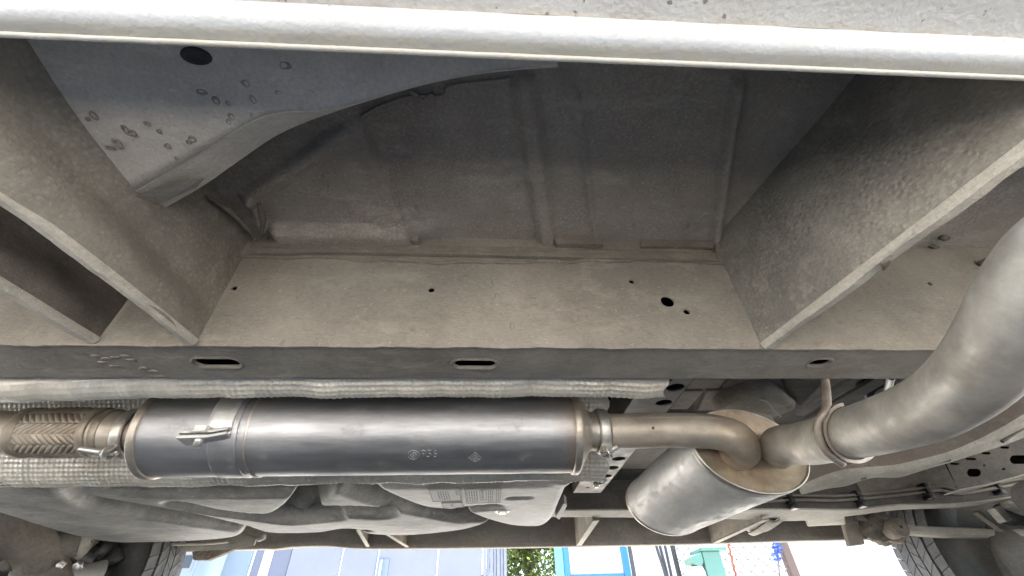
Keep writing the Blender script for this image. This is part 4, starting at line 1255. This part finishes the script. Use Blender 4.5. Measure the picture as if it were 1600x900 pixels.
hl = [oval(1522, 738.5, 11, 6.5, 18, slot=True), oval(1592, 718, 14, 7, 18, slot=True), oval(1568, 733, 3, 2, 10), oval(1538, 727, 2, 1.4, 10), oval(1492, 724.5, 7, 2, 12, slot=True), oval(1517, 717, 8, 2, 12, slot=True), oval(1541, 708, 7, 2.2, 12, slot=True), oval(1570, 699, 7, 2.2, 12, slot=True)]
plate_holes('web', [(1478, 722), (1498, 766), (1545, 757), (1600, 742), (1700, 715), (1700, 640), (1600, 682), (1510, 714)], hl, pbmap, (0, 0.003, 0), M['far_dark'], pb)
prism('underside', [px(1498, 766.5, y=1.219), px(1545, 757.5, y=1.219), px(1700, 715.5, y=1.219), px(1700, 715.5, y=1.219) + np.array([0, 0.05, 0]), px(1545, 757.5, y=1.219) + np.array([0, 0.05, 0]), px(1498, 766.5, y=1.219) + np.array([0, 0.05, 0])], (0, 0, 0.003), M['far_flange'], pb)
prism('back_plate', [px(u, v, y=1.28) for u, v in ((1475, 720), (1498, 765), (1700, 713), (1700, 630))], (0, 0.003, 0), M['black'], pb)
prism('side_panel', [px(u, v, y=1.415) for u, v in ((1330, 742), (1400, 735), (1500, 700), (1720, 610), (1720, 725), (1560, 752), (1460, 764), (1400, 770), (1350, 775))], (0, 0.004, 0), M['far_coat'], fr)

sp = empty('leaf_spring', (1.7, 1.66, 0.4), van)
sp['label'] = 'pale dusty leaf spring reaching back from a crusted shackle'
def loft(name, sts, mat, parent, smooth=False):
    """stations of (centre, half width y, half height z)"""
    V = []
    for c, w, h in sts:
        c = np.asarray(c)
        for a, b in ((-1, .6), (-.6, 1), (.6, 1), (1, .6), (1, -.6), (.6, -1), (-.6, -1), (-1, -.6)):
            V.append(c + np.array([0, a * w, b * h]))
    n_ = len(sts)
    return mesh(name, V, grid_faces(n_, 8, True) + [tuple(range(8)), tuple(range((n_ - 1) * 8, n_ * 8))], M[mat], parent, smooth)
YL = 1.62
loft('leaf', [(px(u, v, y=YL), 0.03, h) for u, v, h in ((1385, 826, 0.006), (1405, 828, 0.012), (1450, 831, 0.014), (1520, 834, 0.015), (1600, 836, 0.016), (1720, 838, 0.016))], 'far_flange', sp)
def lump(name, c, rad, mat, parent, seed=0, amp=0.35, sub=4, freq=1.6):
    bm = bmesh.new()
    bmesh.ops.create_icosphere(bm, subdivisions=sub, radius=1.0)
    for w in bm.verts:
        k = 1 + amp * mnoise.noise(w.co * freq + Vector((seed, seed * 2.3, 0))) + amp * 0.4 * mnoise.noise(w.co * freq * 3.1 + Vector((0, seed, 1)))
        w.co = Vector((c[0] + w.co.x * rad[0] * k, c[1] + w.co.y * rad[1] * k, c[2] + w.co.z * rad[2] * k))
    return from_bm(name, bm, M[mat], parent, True)
for pts, r in (([(322, 306), (348, 322), (372, 342), (398, 372)], 0.0036), ([(404, 318), (411, 345), (406, 374)], 0.0040)):
    C = catmull([px(u, v, y=0.417 - 0.0012 * max(0, 372 - v)) for u, v in pts], 8)
    n_ = len(C)
    tube('sealer_fold', C, [r * (0.35 + 0.65 * math.sin(math.pi * (i + 1) / (n_ + 1))) * (1 + 0.35 * mnoise.noise(Vector(c * 60))) for i, c in enumerate(C)], M['brown'], floor, 12)
lump('shackle', px(1372, 824, y=1.66), (0.075, 0.05, 0.042), 'lump', sp, 3, 0.4)
lump('shackle', px(1392, 836, y=1.68), (0.05, 0.04, 0.03), 'lump', sp, 5, 0.5)
revolve('spring_eye', [(-0.03, 0.004), (-0.03, 0.026), (-0.027, 0.029), (0.027, 0.029), (0.03, 0.026), (0.03, 0.004)], px(1398, 826, y=1.6), (0, 1, 0), M['lump'], sp, 28)
prism('shackle_plate', [px(u, v, y=1.66) for u, v in ((1316, 807), (1338, 801), (1352, 850), (1328, 853))], (0, 0.02, 0), M['far_coat'], sp, bev=0.003)
prism('shackle_plate', [px(u, v, y=1.63) for u, v in ((1338, 803), (1350, 806), (1358, 815), (1350, 812), (1341, 812))], (0, 0.02, 0), M['far_coat'], sp, bev=0.002)

# ------------------------------------------------------------------ far wheels
def wheel(cx, cy, r, w, inner, label):
    e = empty('wheel', (cx, cy, 0), van)
    e['label'] = label
    e.matrix_parent_inverse = Matrix.Translation(van.location).inverted()
    h = w / 2
    prof = [(-h + 0.012, r * 0.62), (-h + 0.002, r * 0.70), (-h - 0.004, r * 0.82), (-h + 0.004, r * 0.93), (-h + 0.02, r - 0.014), (-h + 0.03, r - 0.009), (0, r - 0.007), (h - 0.03, r - 0.009), (h - 0.02, r - 0.014), (h - 0.004, r * 0.93), (h + 0.004, r * 0.82), (h - 0.002, r * 0.70), (h - 0.012, r * 0.62)]
    revolve('tyre', prof, (cx, cy, r), (0, 1, 0), M['rubber'], e, 96, caps=False)
    V, F = [], []
    N = 54
    rows_ = [(-h + 0.004, -h * 0.62), (-h * 0.56, -h * 0.20), (-h * 0.15, h * 0.15), (h * 0.20, h * 0.56), (h * 0.62, h - 0.004)]
    for k in range(N):
        for ri, (ya, yb) in enumerate(rows_):
            sk = (0.35, 0.85, -0.6, 0.85, -0.35)[ri] * 2 * math.pi / N
            a0_ = 2 * math.pi * (k + 0.5 * (ri % 2)) / N
            a1_ = a0_ + 2 * math.pi / N * 0.93
            base = len(V)
            for rr_ in (r - 0.011, r - (0.004 if ri in (0, 4) else 0.0)):
                for (y_, aa_) in ((ya, a0_), (yb, a0_ + sk), (yb, a1_ + sk), (ya, a1_)):
                    if ri in (0, 4) and rr_ > r - 0.01 and abs(y_) > h * 0.7:
                        q_ = rr_ - 0.006
                    else:
                        q_ = rr_
                    V.append((cx + q_ * math.cos(aa_), cy + y_, r + q_ * math.sin(aa_)))
            F += [tuple(base + i for i in f_) for f_ in ((4, 5, 6, 7), (0, 1, 5, 4), (1, 2, 6, 5), (2, 3, 7, 6), (3, 0, 4, 7))]
    o = mesh('tread', V, F, M['tread'], e)
    o['kind'] = 'stuff'
    revolve('rim', [(-h + 0.012, r * 0.62), (-h + 0.02, r * 0.57), (-h * 0.3, r * 0.52), (h * 0.2, r * 0.5), (h * 0.4, r * 0.2), (h * 0.4, 0.01)], (cx, cy, r), (0, 1, 0), M['far_dark'], e, 64)
    revolve('brake_disc', [(-h * 0.7, 0.02), (-h * 0.7, r * 0.4), (-h * 0.5, r * 0.4), (-h * 0.5, 0.02)], (cx, cy, r), (0, 1, 0), M['perf'], e, 48)
    return e
RW = 0.335
pw = px(1436, 855, y=1.72)
wheel(pw[0] + RW + 0.002, 1.76, RW, 0.205, -1, 'rear wheel with blocky tyre tread on the far side')
pw2 = px(262, 880, y=1.72)
wheel(pw2[0] - RW - 0.004, 1.74, RW, 0.205, -1, 'front wheel with zigzag tyre tread on the far side')
# rear axle pieces inboard of the wheel
ra = empty('rear_axle', (1.9, 1.5, 0.4), van)
ra['label'] = 'dusty axle arm and brake backing beside the rear wheel'
bar('arm', px(1525, 800, y=1.5), px(1565, 829, y=1.5), 0.02, 0.012, 'casting', ra)
bar('arm', px(1552, 793, y=1.45), px(1572, 815, y=1.45), 0.03, 0.03, 'far_flange', ra)
bar('arm', px(1570, 788, y=1.42), px(1640, 812, y=1.42), 0.03, 0.02, 'far_flange', ra)
lump('bump_stop', px(1585, 802, y=1.5), (0.05, 0.05, 0.04), 'rubber', ra, 9, 0.3)
tube('axle_tube', [px(1620, 780, y=1.0), px(1640, 800, y=1.3), px(1660, 815, y=1.6)], 0.04, M['far_dark'], ra, 24)
lump('backing_plate', px(1610, 890, y=1.6), (0.10, 0.02, 0.14), 'far_dark', ra, 2, 0.12)

# front subframe pieces below the undertray
sfm = empty('front_subframe', (-1.2, 1.5, 0.35), van)
sfm['label'] = 'dusty cast front subframe arm with bush and black gaiter'
def ploft(name, pts, mat, parent, seg=20):
    """pts: (u, v, y, radius m)"""
    C = catmull([np.append(px(u, v, y=y), r) for u, v, y, r in pts], 6)
    return tube(name, C[:, :3], C[:, 3], M[mat], parent, seg)
ploft('arm', [(-60, 812, 1.35, 0.10), (0, 826, 1.38, 0.085), (40, 842, 1.42, 0.055), (58, 862, 1.46, 0.05), (62, 885, 1.5, 0.06), (60, 920, 1.52, 0.08)], 'casting', sfm)
ploft('arm', [(38, 850, 1.44, 0.035), (70, 853, 1.47, 0.032), (100, 852, 1.5, 0.034), (125, 849, 1.52, 0.036)], 'casting', sfm)
revolve('bush', [(-0.05, 0.004), (-0.05, 0.038), (0.05, 0.038), (0.05, 0.004)], px(112, 843, y=1.55), (1, 0.15, -0.02), M['lump'], sfm, 28)
revolve('washer', [(0.0, 0.003), (0.0, 0.045), (0.012, 0.05), (0.02, 0.03), (0.02, 0.003)], px(132, 846, y=1.54), (1, 0.1, 0), M['far_flange'], sfm, 28)
ploft('gaiter', [(75, 878, 1.55, 0.05), (100, 874, 1.56, 0.045), (125, 872, 1.58, 0.05), (150, 880, 1.6, 0.04)], 'black_plastic', sfm)
ploft('drive_shaft', [(60, 905, 1.5, 0.03), (110, 902, 1.55, 0.032), (150, 905, 1.6, 0.05)], 'perf', sfm)
lump('ball_joint', px(18, 880, y=1.45), (0.022, 0.022, 0.02), 'casting', sfm, 4, 0.15)
for i, (u, v) in enumerate(((64, 881), (95, 882), (122, 884))):
    lump('bright_clip', px(u, v, y=1.49), (0.012, 0.008, 0.010), 'clamp', sfm, i, 0.6, 3)
loft('hose', [(px(u, v, y=1.58), 0.02, 0.012) for u, v in ((170, 852), (160, 862), (140, 880), (118, 905))], 'rubber', sfm, True)
lump('dark_housing', px(20, 868, y=1.6), (0.10, 0.05, 0.05), 'rubber', sfm, 1, 0.3)
lump('dark_housing', px(100, 872, y=1.64), (0.16, 0.05, 0.06), 'rubber', sfm, 6, 0.3)
# front jacking point and pinch seam under the tray
jp = empty('jacking_point', tuple(px(370, 848, y=1.8)), van)
jp['label'] = 'bent pale pinch seam and rusty jacking plate ahead of the sill'
V = []
for s in np.linspace(0, 1, 20):
    u = 165 + 190 * s
    p_ = px(u, 853 - 9 * s - 2 * math.sin(s * 6), y=1.72)
    for k in range(4):
        V.append(p_ + np.array([0, 0.022 * k / 3, -0.002 * math.sin(k)]))
o = mesh('pinch_seam', V, grid_faces(20, 4), M['far_flange'], jp, True)
m_ = o.modifiers.new('t', 'SOLIDIFY'); m_.thickness = 0.004
prism('tab', [px(u, v, y=1.73) for u, v in ((175, 852), (198, 853), (195, 858), (188, 864), (178, 863), (176, 857))], (0, 0.006, 0), M['far_flange'], jp, bev=0.001)
prism('seam_plate', [px(u, v, y=1.75) for u, v in ((272, 858), (300, 853), (340, 850), (370, 836), (382, 834), (400, 842), (396, 853), (370, 858), (330, 860), (300, 862))], (0, 0.01, 0.004), M['far_flange'], jp, bev=0.001)
prism('jack_plate', [px(u, v, y=1.77) for u, v in ((300, 862), (340, 858), (366, 858), (325, 875), (302, 875))], (0, 0.02, 0), M['lump'], jp, bev=0.001)
revolve('stud', [(0, 0.001), (0, 0.012), (0.02, 0.012), (0.02, 0.001)], px(404, 841, y=1.72), (1, -0.3, 0.3), M['far_flange'], jp, 20)

# ------------------------------------------------------------------ beyond the van
def paint(name, col, rough=0.45, dirt=None, n=4):
    t = NT(name)
    c = t.mix(t.ramp(t.noise(n, 6, 0.7), [(0.4, 0.0), (0.8, 0.6)]), col, dirt or tuple(k * 0.8 for k in col))
    return t.out(c, rough, 0, None, 0.4)
M['gate'] = paint('gate_paint', (0.175, 0.19, 0.235))
M['gate_dark'] = paint('gate_paint_dark', (0.115, 0.128, 0.175))
M['gate_pale'] = paint('gate_paint_pale', (0.16, 0.21, 0.26))
M['white'] = paint('white_wall', (0.45, 0.45, 0.445), 0.7)
M['blue'] = paint('blue_paint', (0.03, 0.16, 0.5))
M['cyan'] = paint('cyan_paint', (0.12, 0.4, 0.55))
M['green'] = paint('green_paint', (0.085, 0.19, 0.165))
M['wire'] = paint('rusty_wire', (0.035, 0.032, 0.03), 0.5)
M['orange'] = paint('orange_rope', (0.3, 0.08, 0.03), 0.7)
M['cable'] = paint('grey_cable', (0.04, 0.04, 0.045), 0.5)
M['post'] = paint('brown_post', (0.12, 0.085, 0.075), 0.8, n=30)
M['flower'] = paint('blue_petals', (0.06, 0.12, 0.4), 0.6)
YG = 6.6
def gx_(u, v=875, y=YG):
    return px(u, v, y=y)[0]
# steel gate with panels
gate = empty('gate', (gx_(560), YG, 0)); tag(gate, 'pale blue steel gate with tall pull handle and ribbed end post', 'gate')
edges_ = [(352, 393, 'gate_pale', 0.0), (394, 452, 'gate_dark', 0.03), (453, 533, 'gate', 0.0), (534, 590, 'gate', 0.0), (591, 684, 'gate', -0.02), (685, 754, 'gate', -0.02)]
for u0, u1, m_, dy in edges_:
    box('panel', (gx_(u0), YG + dy, 0.02), (gx_(u1) - 0.008, YG + dy + 0.05, 2.3), M[m_], gate, bev=0.01)
x0 = gx_(755)
for k in range(7):
    wv = (gx_(792) - x0) / 7
    box('ribbed_post', (x0 + k * wv, YG - 0.04 + 0.02 * (k % 2), 0.0), (x0 + (k + 0.94) * wv, YG + 0.06, 2.4), M['gate'], gate, bev=0.008)
xh = gx_(600, 880)
box('handle_plate', (xh - 0.07, YG - 0.035, 0.72), (xh + 0.07, YG - 0.021, 1.06), M['gate_pale'], gate, bev=0.006)
tube('handle', catmull([(xh - 0.02, YG - 0.03, 0.74), (xh - 0.02, YG - 0.08, 0.78), (xh - 0.02, YG - 0.08, 1.0), (xh - 0.02, YG - 0.03, 1.04)], 5), 0.014, M['white'], gate, 12)
xh = gx_(415, 878)
box('notice', (xh - 0.06, YG + 0.02, 0.85), (xh + 0.06, YG + 0.028, 1.25), M['white'], gate)
# kiosk beside the gate, with a dark panel
ki = empty('kiosk', (gx_(275), YG - 0.4, 0)); tag(ki, 'light blue kiosk with a small dark window beside the gate', 'kiosk')
xk0, xk1 = gx_(225, y=YG - 0.4), gx_(310, y=YG - 0.4)
box('wall', (xk0, YG - 0.4, 0), (xk1, YG + 0.3, 2.2), M['gate_pale'], ki, bev=0.02)
p0, p1 = px(282, 888, y=YG - 0.41), px(303, 868, y=YG - 0.41)
box('window', (p0[0], YG - 0.42, p0[2]), (p1[0], YG - 0.405, p1[2]), M['glass'], ki, bev=0.004)
box('window_frame', (p0[0] - 0.03, YG - 0.41, p0[2] - 0.03), (p1[0] + 0.03, YG - 0.398, p1[2] + 0.03), M['gate'], ki, bev=0.004)
pu = empty('pump', (gx_(332), YG + 0.6, 0)); tag(pu, 'dark machine standing in the gap between kiosk and gate', 'machine')
xk0, xk1 = gx_(312, y=YG + 0.5), gx_(350, y=YG + 0.5)
box('cabinet', (xk0, YG + 0.5, 0), (xk1, YG + 1.0, 1.8), M['glass'], pu, bev=0.03)
box('shelf', (xk0 + 0.05, YG + 0.4, 0.95), (xk1 - 0.05, YG + 0.52, 0.99), M['gate_dark'], pu, bev=0.01)
tube('lever', [(xk0 + 0.12, YG + 0.45, 0.97), (xk0 + 0.15, YG + 0.4, 1.1), (xk0 + 0.2, YG + 0.38, 1.15)], 0.02, M['white'], pu, 10)
# framed board
YB2 = 6.2
bd = empty('notice_board', (gx_(925, y=YB2), YB2, 0)); tag(bd, 'white board in a bright blue frame next to the tree', 'board')
xl, xm, xr = gx_(868, y=YB2), gx_(884, y=YB2), gx_(972, y=YB2)
zb = px(925, 897, y=YB2)[2]
box('post', (xl, YB2, 0), (xl + 0.10, YB2 + 0.08, 2.2), M['cyan'], bd, bev=0.01)
box('frame_side', (xl + 0.103, YB2 - 0.01, 0.0), (xl + 0.175, YB2 + 0.07, 2.2), M['blue'], bd, bev=0.01)
box('frame_side', (xr, YB2 - 0.01, 0.0), (xr + 0.09, YB2 + 0.07, 2.2), M['blue'], bd, bev=0.01)
box('frame_bottom', (xl + 0.178, YB2 - 0.006, zb - 0.10), (xr - 0.003, YB2 + 0.06, zb), M['blue'], bd, bev=0.008)
box('board', (xl + 0.17, YB2 + 0.02, zb - 0.02), (xr + 0.01, YB2 + 0.05, 2.2), M['white'], bd)
# white wall closing the yard
wl = box('yard_wall', (gx_(990, y=9.5), 9.5, 0), (30, 9.7, 3.2), M['white'], None, bev=0.02)
tag(wl, 'tall white rendered wall behind the wire fence', 'wall', kind='thing')
# cables
for i, (u0, u1) in enumerate(((982, 991), (1024, 1040), (1030, 1043), (1038, 1049))):
    C = catmull([px(u0 - 4, 820, y=6.0 + .05 * i), px(u0, 848, y=6.0 + .05 * i), px(u1, 900, y=6.0 + .05 * i), px(u1 + 6, 940, y=6.0 + .05 * i), (px(u1 + 8, 960, y=6.0)[0], 6.0, 0.0)], 8)
    C = np.vstack([[C[0] + np.array([-0.05, 0, 2.0])], C])
    o = tube('cable', C, 0.018 if i else 0.026, M['cable'], None, 10)
    tag(o, ['thick grey cable hanging by the blue board frame', 'slack cable in the hanging bunch by the fence', 'slack cable in the hanging bunch by the fence', 'slack cable in the hanging bunch by the fence'][i], 'cable', None if i == 0 else 'cables hanging in a bunch by the fence')
# chain link fence
YC = 6.3
xf0, xf1 = gx_(1058, y=YC), gx_(1226, y=YC)
fe = empty('wire_fence', (xf0, YC, 0)); tag(fe, 'chain link wire fence in front of the white wall', 'fence')
V, F = [], []
pit = 0.075
nw = int((xf1 - xf0) / pit) + 1
zz = np.arange(0.05, 1.9, pit * 0.9)
for i in range(nw):
    C = []
    for k, z_ in enumerate(zz):
        C.append((xf0 + pit * i + (pit * 0.51 if (k + i) % 2 else -pit * 0.51), YC + (0.006 if (k + i) % 2 else -0.006), z_))
    v, f = tube_vf(C, 0.0055, 5)
    F += [tuple(q + len(V) for q in ff) for ff in f]
    V += list(v)
o = mesh('wire_mesh', V, F, M['wire'], fe); o['kind'] = 'stuff'
tube('top_wire', [(xf0, YC, 1.9), (xf1, YC, 1.9)], 0.01, M['wire'], fe, 8)
tube('fence_post', [(xf0 - 0.02, YC, 0), (xf0 - 0.02, YC, 2.0)], 0.03, M['wire'], fe, 12)
# green box
YX = 5.9
gb = empty('green_box', (gx_(1110, y=YX), YX, 0)); tag(gb, 'mint green metal box with overhanging lid before the fence', 'box')
zt = px(1110, 858, y=YX)[2]
xa, xb = gx_(1100, y=YX), gx_(1127, 870, y=YX)
box('cabinet', (xa, YX, 0.0), (xb, YX + 0.3, zt - 0.02), M['green'], gb, bev=0.01)
bm = bmesh.new()
la, lb = gx_(1072, 860, y=YX), gx_(1133, 860, y=YX)
box_bm(bm, np.array([xa - 0.02, YX - 0.05, zt - 0.02]), np.array([lb, YX + 0.34, zt + 0.015]), 0.005)
from_bm('lid', bm, M['green'], gb)
prism('side_lid', [(la, YX - 0.02, zt - 0.09), (xa - 0.02, YX - 0.02, zt - 0.03), (xa - 0.02, YX - 0.02, zt - 0.13), (xa - 0.06, YX - 0.02, zt - 0.18), (la + 0.03, YX - 0.02, zt - 0.14)], (0, 0.2, 0), M['green'], gb)
tube('side_drum', [(xa - 0.08, YX + 0.08, 0), (xa - 0.08, YX + 0.08, zt - 0.22), (xa - 0.08, YX + 0.08, zt - 0.17)], [0.09, 0.09, 0.07], M['white'], gb, 24)
# orange rope, blue flowers, post
C = [px(1136 + 0.24 * k * 6 + (0.8 if k % 2 else -0.8), 842 + k * 6, y=6.25) for k in range(16)]
o = tube('rope', catmull([C[0] + np.array([-0.1, 0, 1.0])] + C + [(C[-1][0] + 0.05, 6.25, 0.0)], 4), 0.013, M['orange'], None, 8)
tag(o, 'orange twisted rope hanging down the wire fence', 'rope')
fl = empty('flower_bunch', tuple(px(1214, 900, y=6.2) * np.array([1, 1, 0]))); tag(fl, 'bunch of blue flowers tied to the brown post', 'flowers')
V, F = [], []
for k in range(120):
    u, v = 1213 + random.gauss(0, 4), random.uniform(842, 878)
    c = px(u, v, y=6.22 + random.uniform(-.05, .05))
    a_ = Vector((random.gauss(0, 1), random.gauss(0, 1), random.gauss(0, 1))).normalized() * 0.022
    b_ = Vector((random.gauss(0, 1), random.gauss(0, 1), random.gauss(0, 1))).normalized() * 0.022
    k0 = len(V)
    V += [c + np.array(a_), c + np.array(b_), c - np.array(a_), c - np.array(b_)]
    F.append((k0, k0 + 1, k0 + 2, k0 + 3))
o = mesh('petals', V, F, M['flower'], fl); o['kind'] = 'stuff'
tube('stem', [px(1214, 845, y=6.26), px(1218, 900, y=6.26), np.array([px(1222, 930, y=6.26)[0], 6.26, 0])], 0.008, M['post'], fl, 8)
xp = gx_(1232, 870, y=6.3)
ps = empty('fence_post', (xp, 6.3, 0)); tag(ps, 'brown weathered post at the end of the wire fence', 'post')
box('shaft', (xp - 0.055, 6.28, 0.0), (xp + 0.055, 6.38, 1.95), M['post'], ps, bev=0.01)
box('cap', (xp - 0.07, 6.265, 1.952), (xp + 0.07, 6.395, 1.99), M['post'], ps, bev=0.01)
# tree
tr = empty('tree', (gx_(828, y=8.6), 8.6, 0)); tag(tr, 'sunlit leafy green tree between gate and board', 'tree')
tx, ty = gx_(828, y=8.6), 8.6
M['bark'] = paint('bark', (0.12, 0.09, 0.065), 0.9, n=20)
tube('trunk', catmull([(tx, ty, 0), (tx + 0.05, ty, 0.6), (tx - 0.02, ty + 0.05, 1.5), (tx + 0.05, ty, 2.6)], 6), np.linspace(0.11, 0.05, 19), M['bark'], tr, 14)
t = NT('leaf')
c = t.mix(t.ramp(t.noise(9, 4, 0.6), [(0.35, 0.0), (0.7, 1.0)]), (0.05, 0.085, 0.016), (0.15, 0.185, 0.045))
M['leaf'] = t.out(c, 0.5, 0, None, 0.4)
tb = t.n('ShaderNodeBsdfTranslucent'); t.l(c, tb.inputs[0])
mx = t.n('ShaderNodeMixShader'); mx.inputs[0].default_value = 0.4
t.l(t.b.outputs[0], mx.inputs[1]); t.l(tb.outputs[0], mx.inputs[2]); t.l(mx.outputs[0], t.t.nodes['Material Output'].inputs[0])
V, F = [], []
cl = [(tx + random.gauss(0, 0.42), ty - 0.2 + random.gauss(0, 0.4), random.uniform(0.55, 2.6), random.uniform(0.22, 0.42)) for _ in range(95)]
for cx_, cy_, cz_, cr_ in cl:
    for k in range(170):
        d = Vector((random.gauss(0, 1), random.gauss(0, 1), random.gauss(0, 1))).normalized() * cr_ * random.random() ** 0.45
        c = Vector((cx_, cy_, cz_)) + d
        ln = random.uniform(0.05, 0.085)
        a_ = Vector((random.gauss(0, 1), random.gauss(0, 1), random.gauss(-0.4, 0.8))).normalized()
        b_ = a_.cross(Vector((random.random(), random.random(), 1))).normalized() * ln * 0.24
        k0 = len(V)
        V += [c - a_ * ln * .5, c + b_ , c + a_ * ln * .5, c - b_]
        F.append((k0, k0 + 1, k0 + 2, k0 + 3))
o = mesh('crown', V, F, M['leaf'], tr); o['kind'] = 'stuff'
for k in range(9):
    q = cl[k * 3]
    tube('limb', catmull([(tx, ty, random.uniform(0.8, 2.0)), ((tx + q[0]) / 2, (ty + q[1]) / 2, q[2] - 0.1), q[:3]], 4), np.linspace(0.03, 0.008, 9), M['bark'], tr, 8)
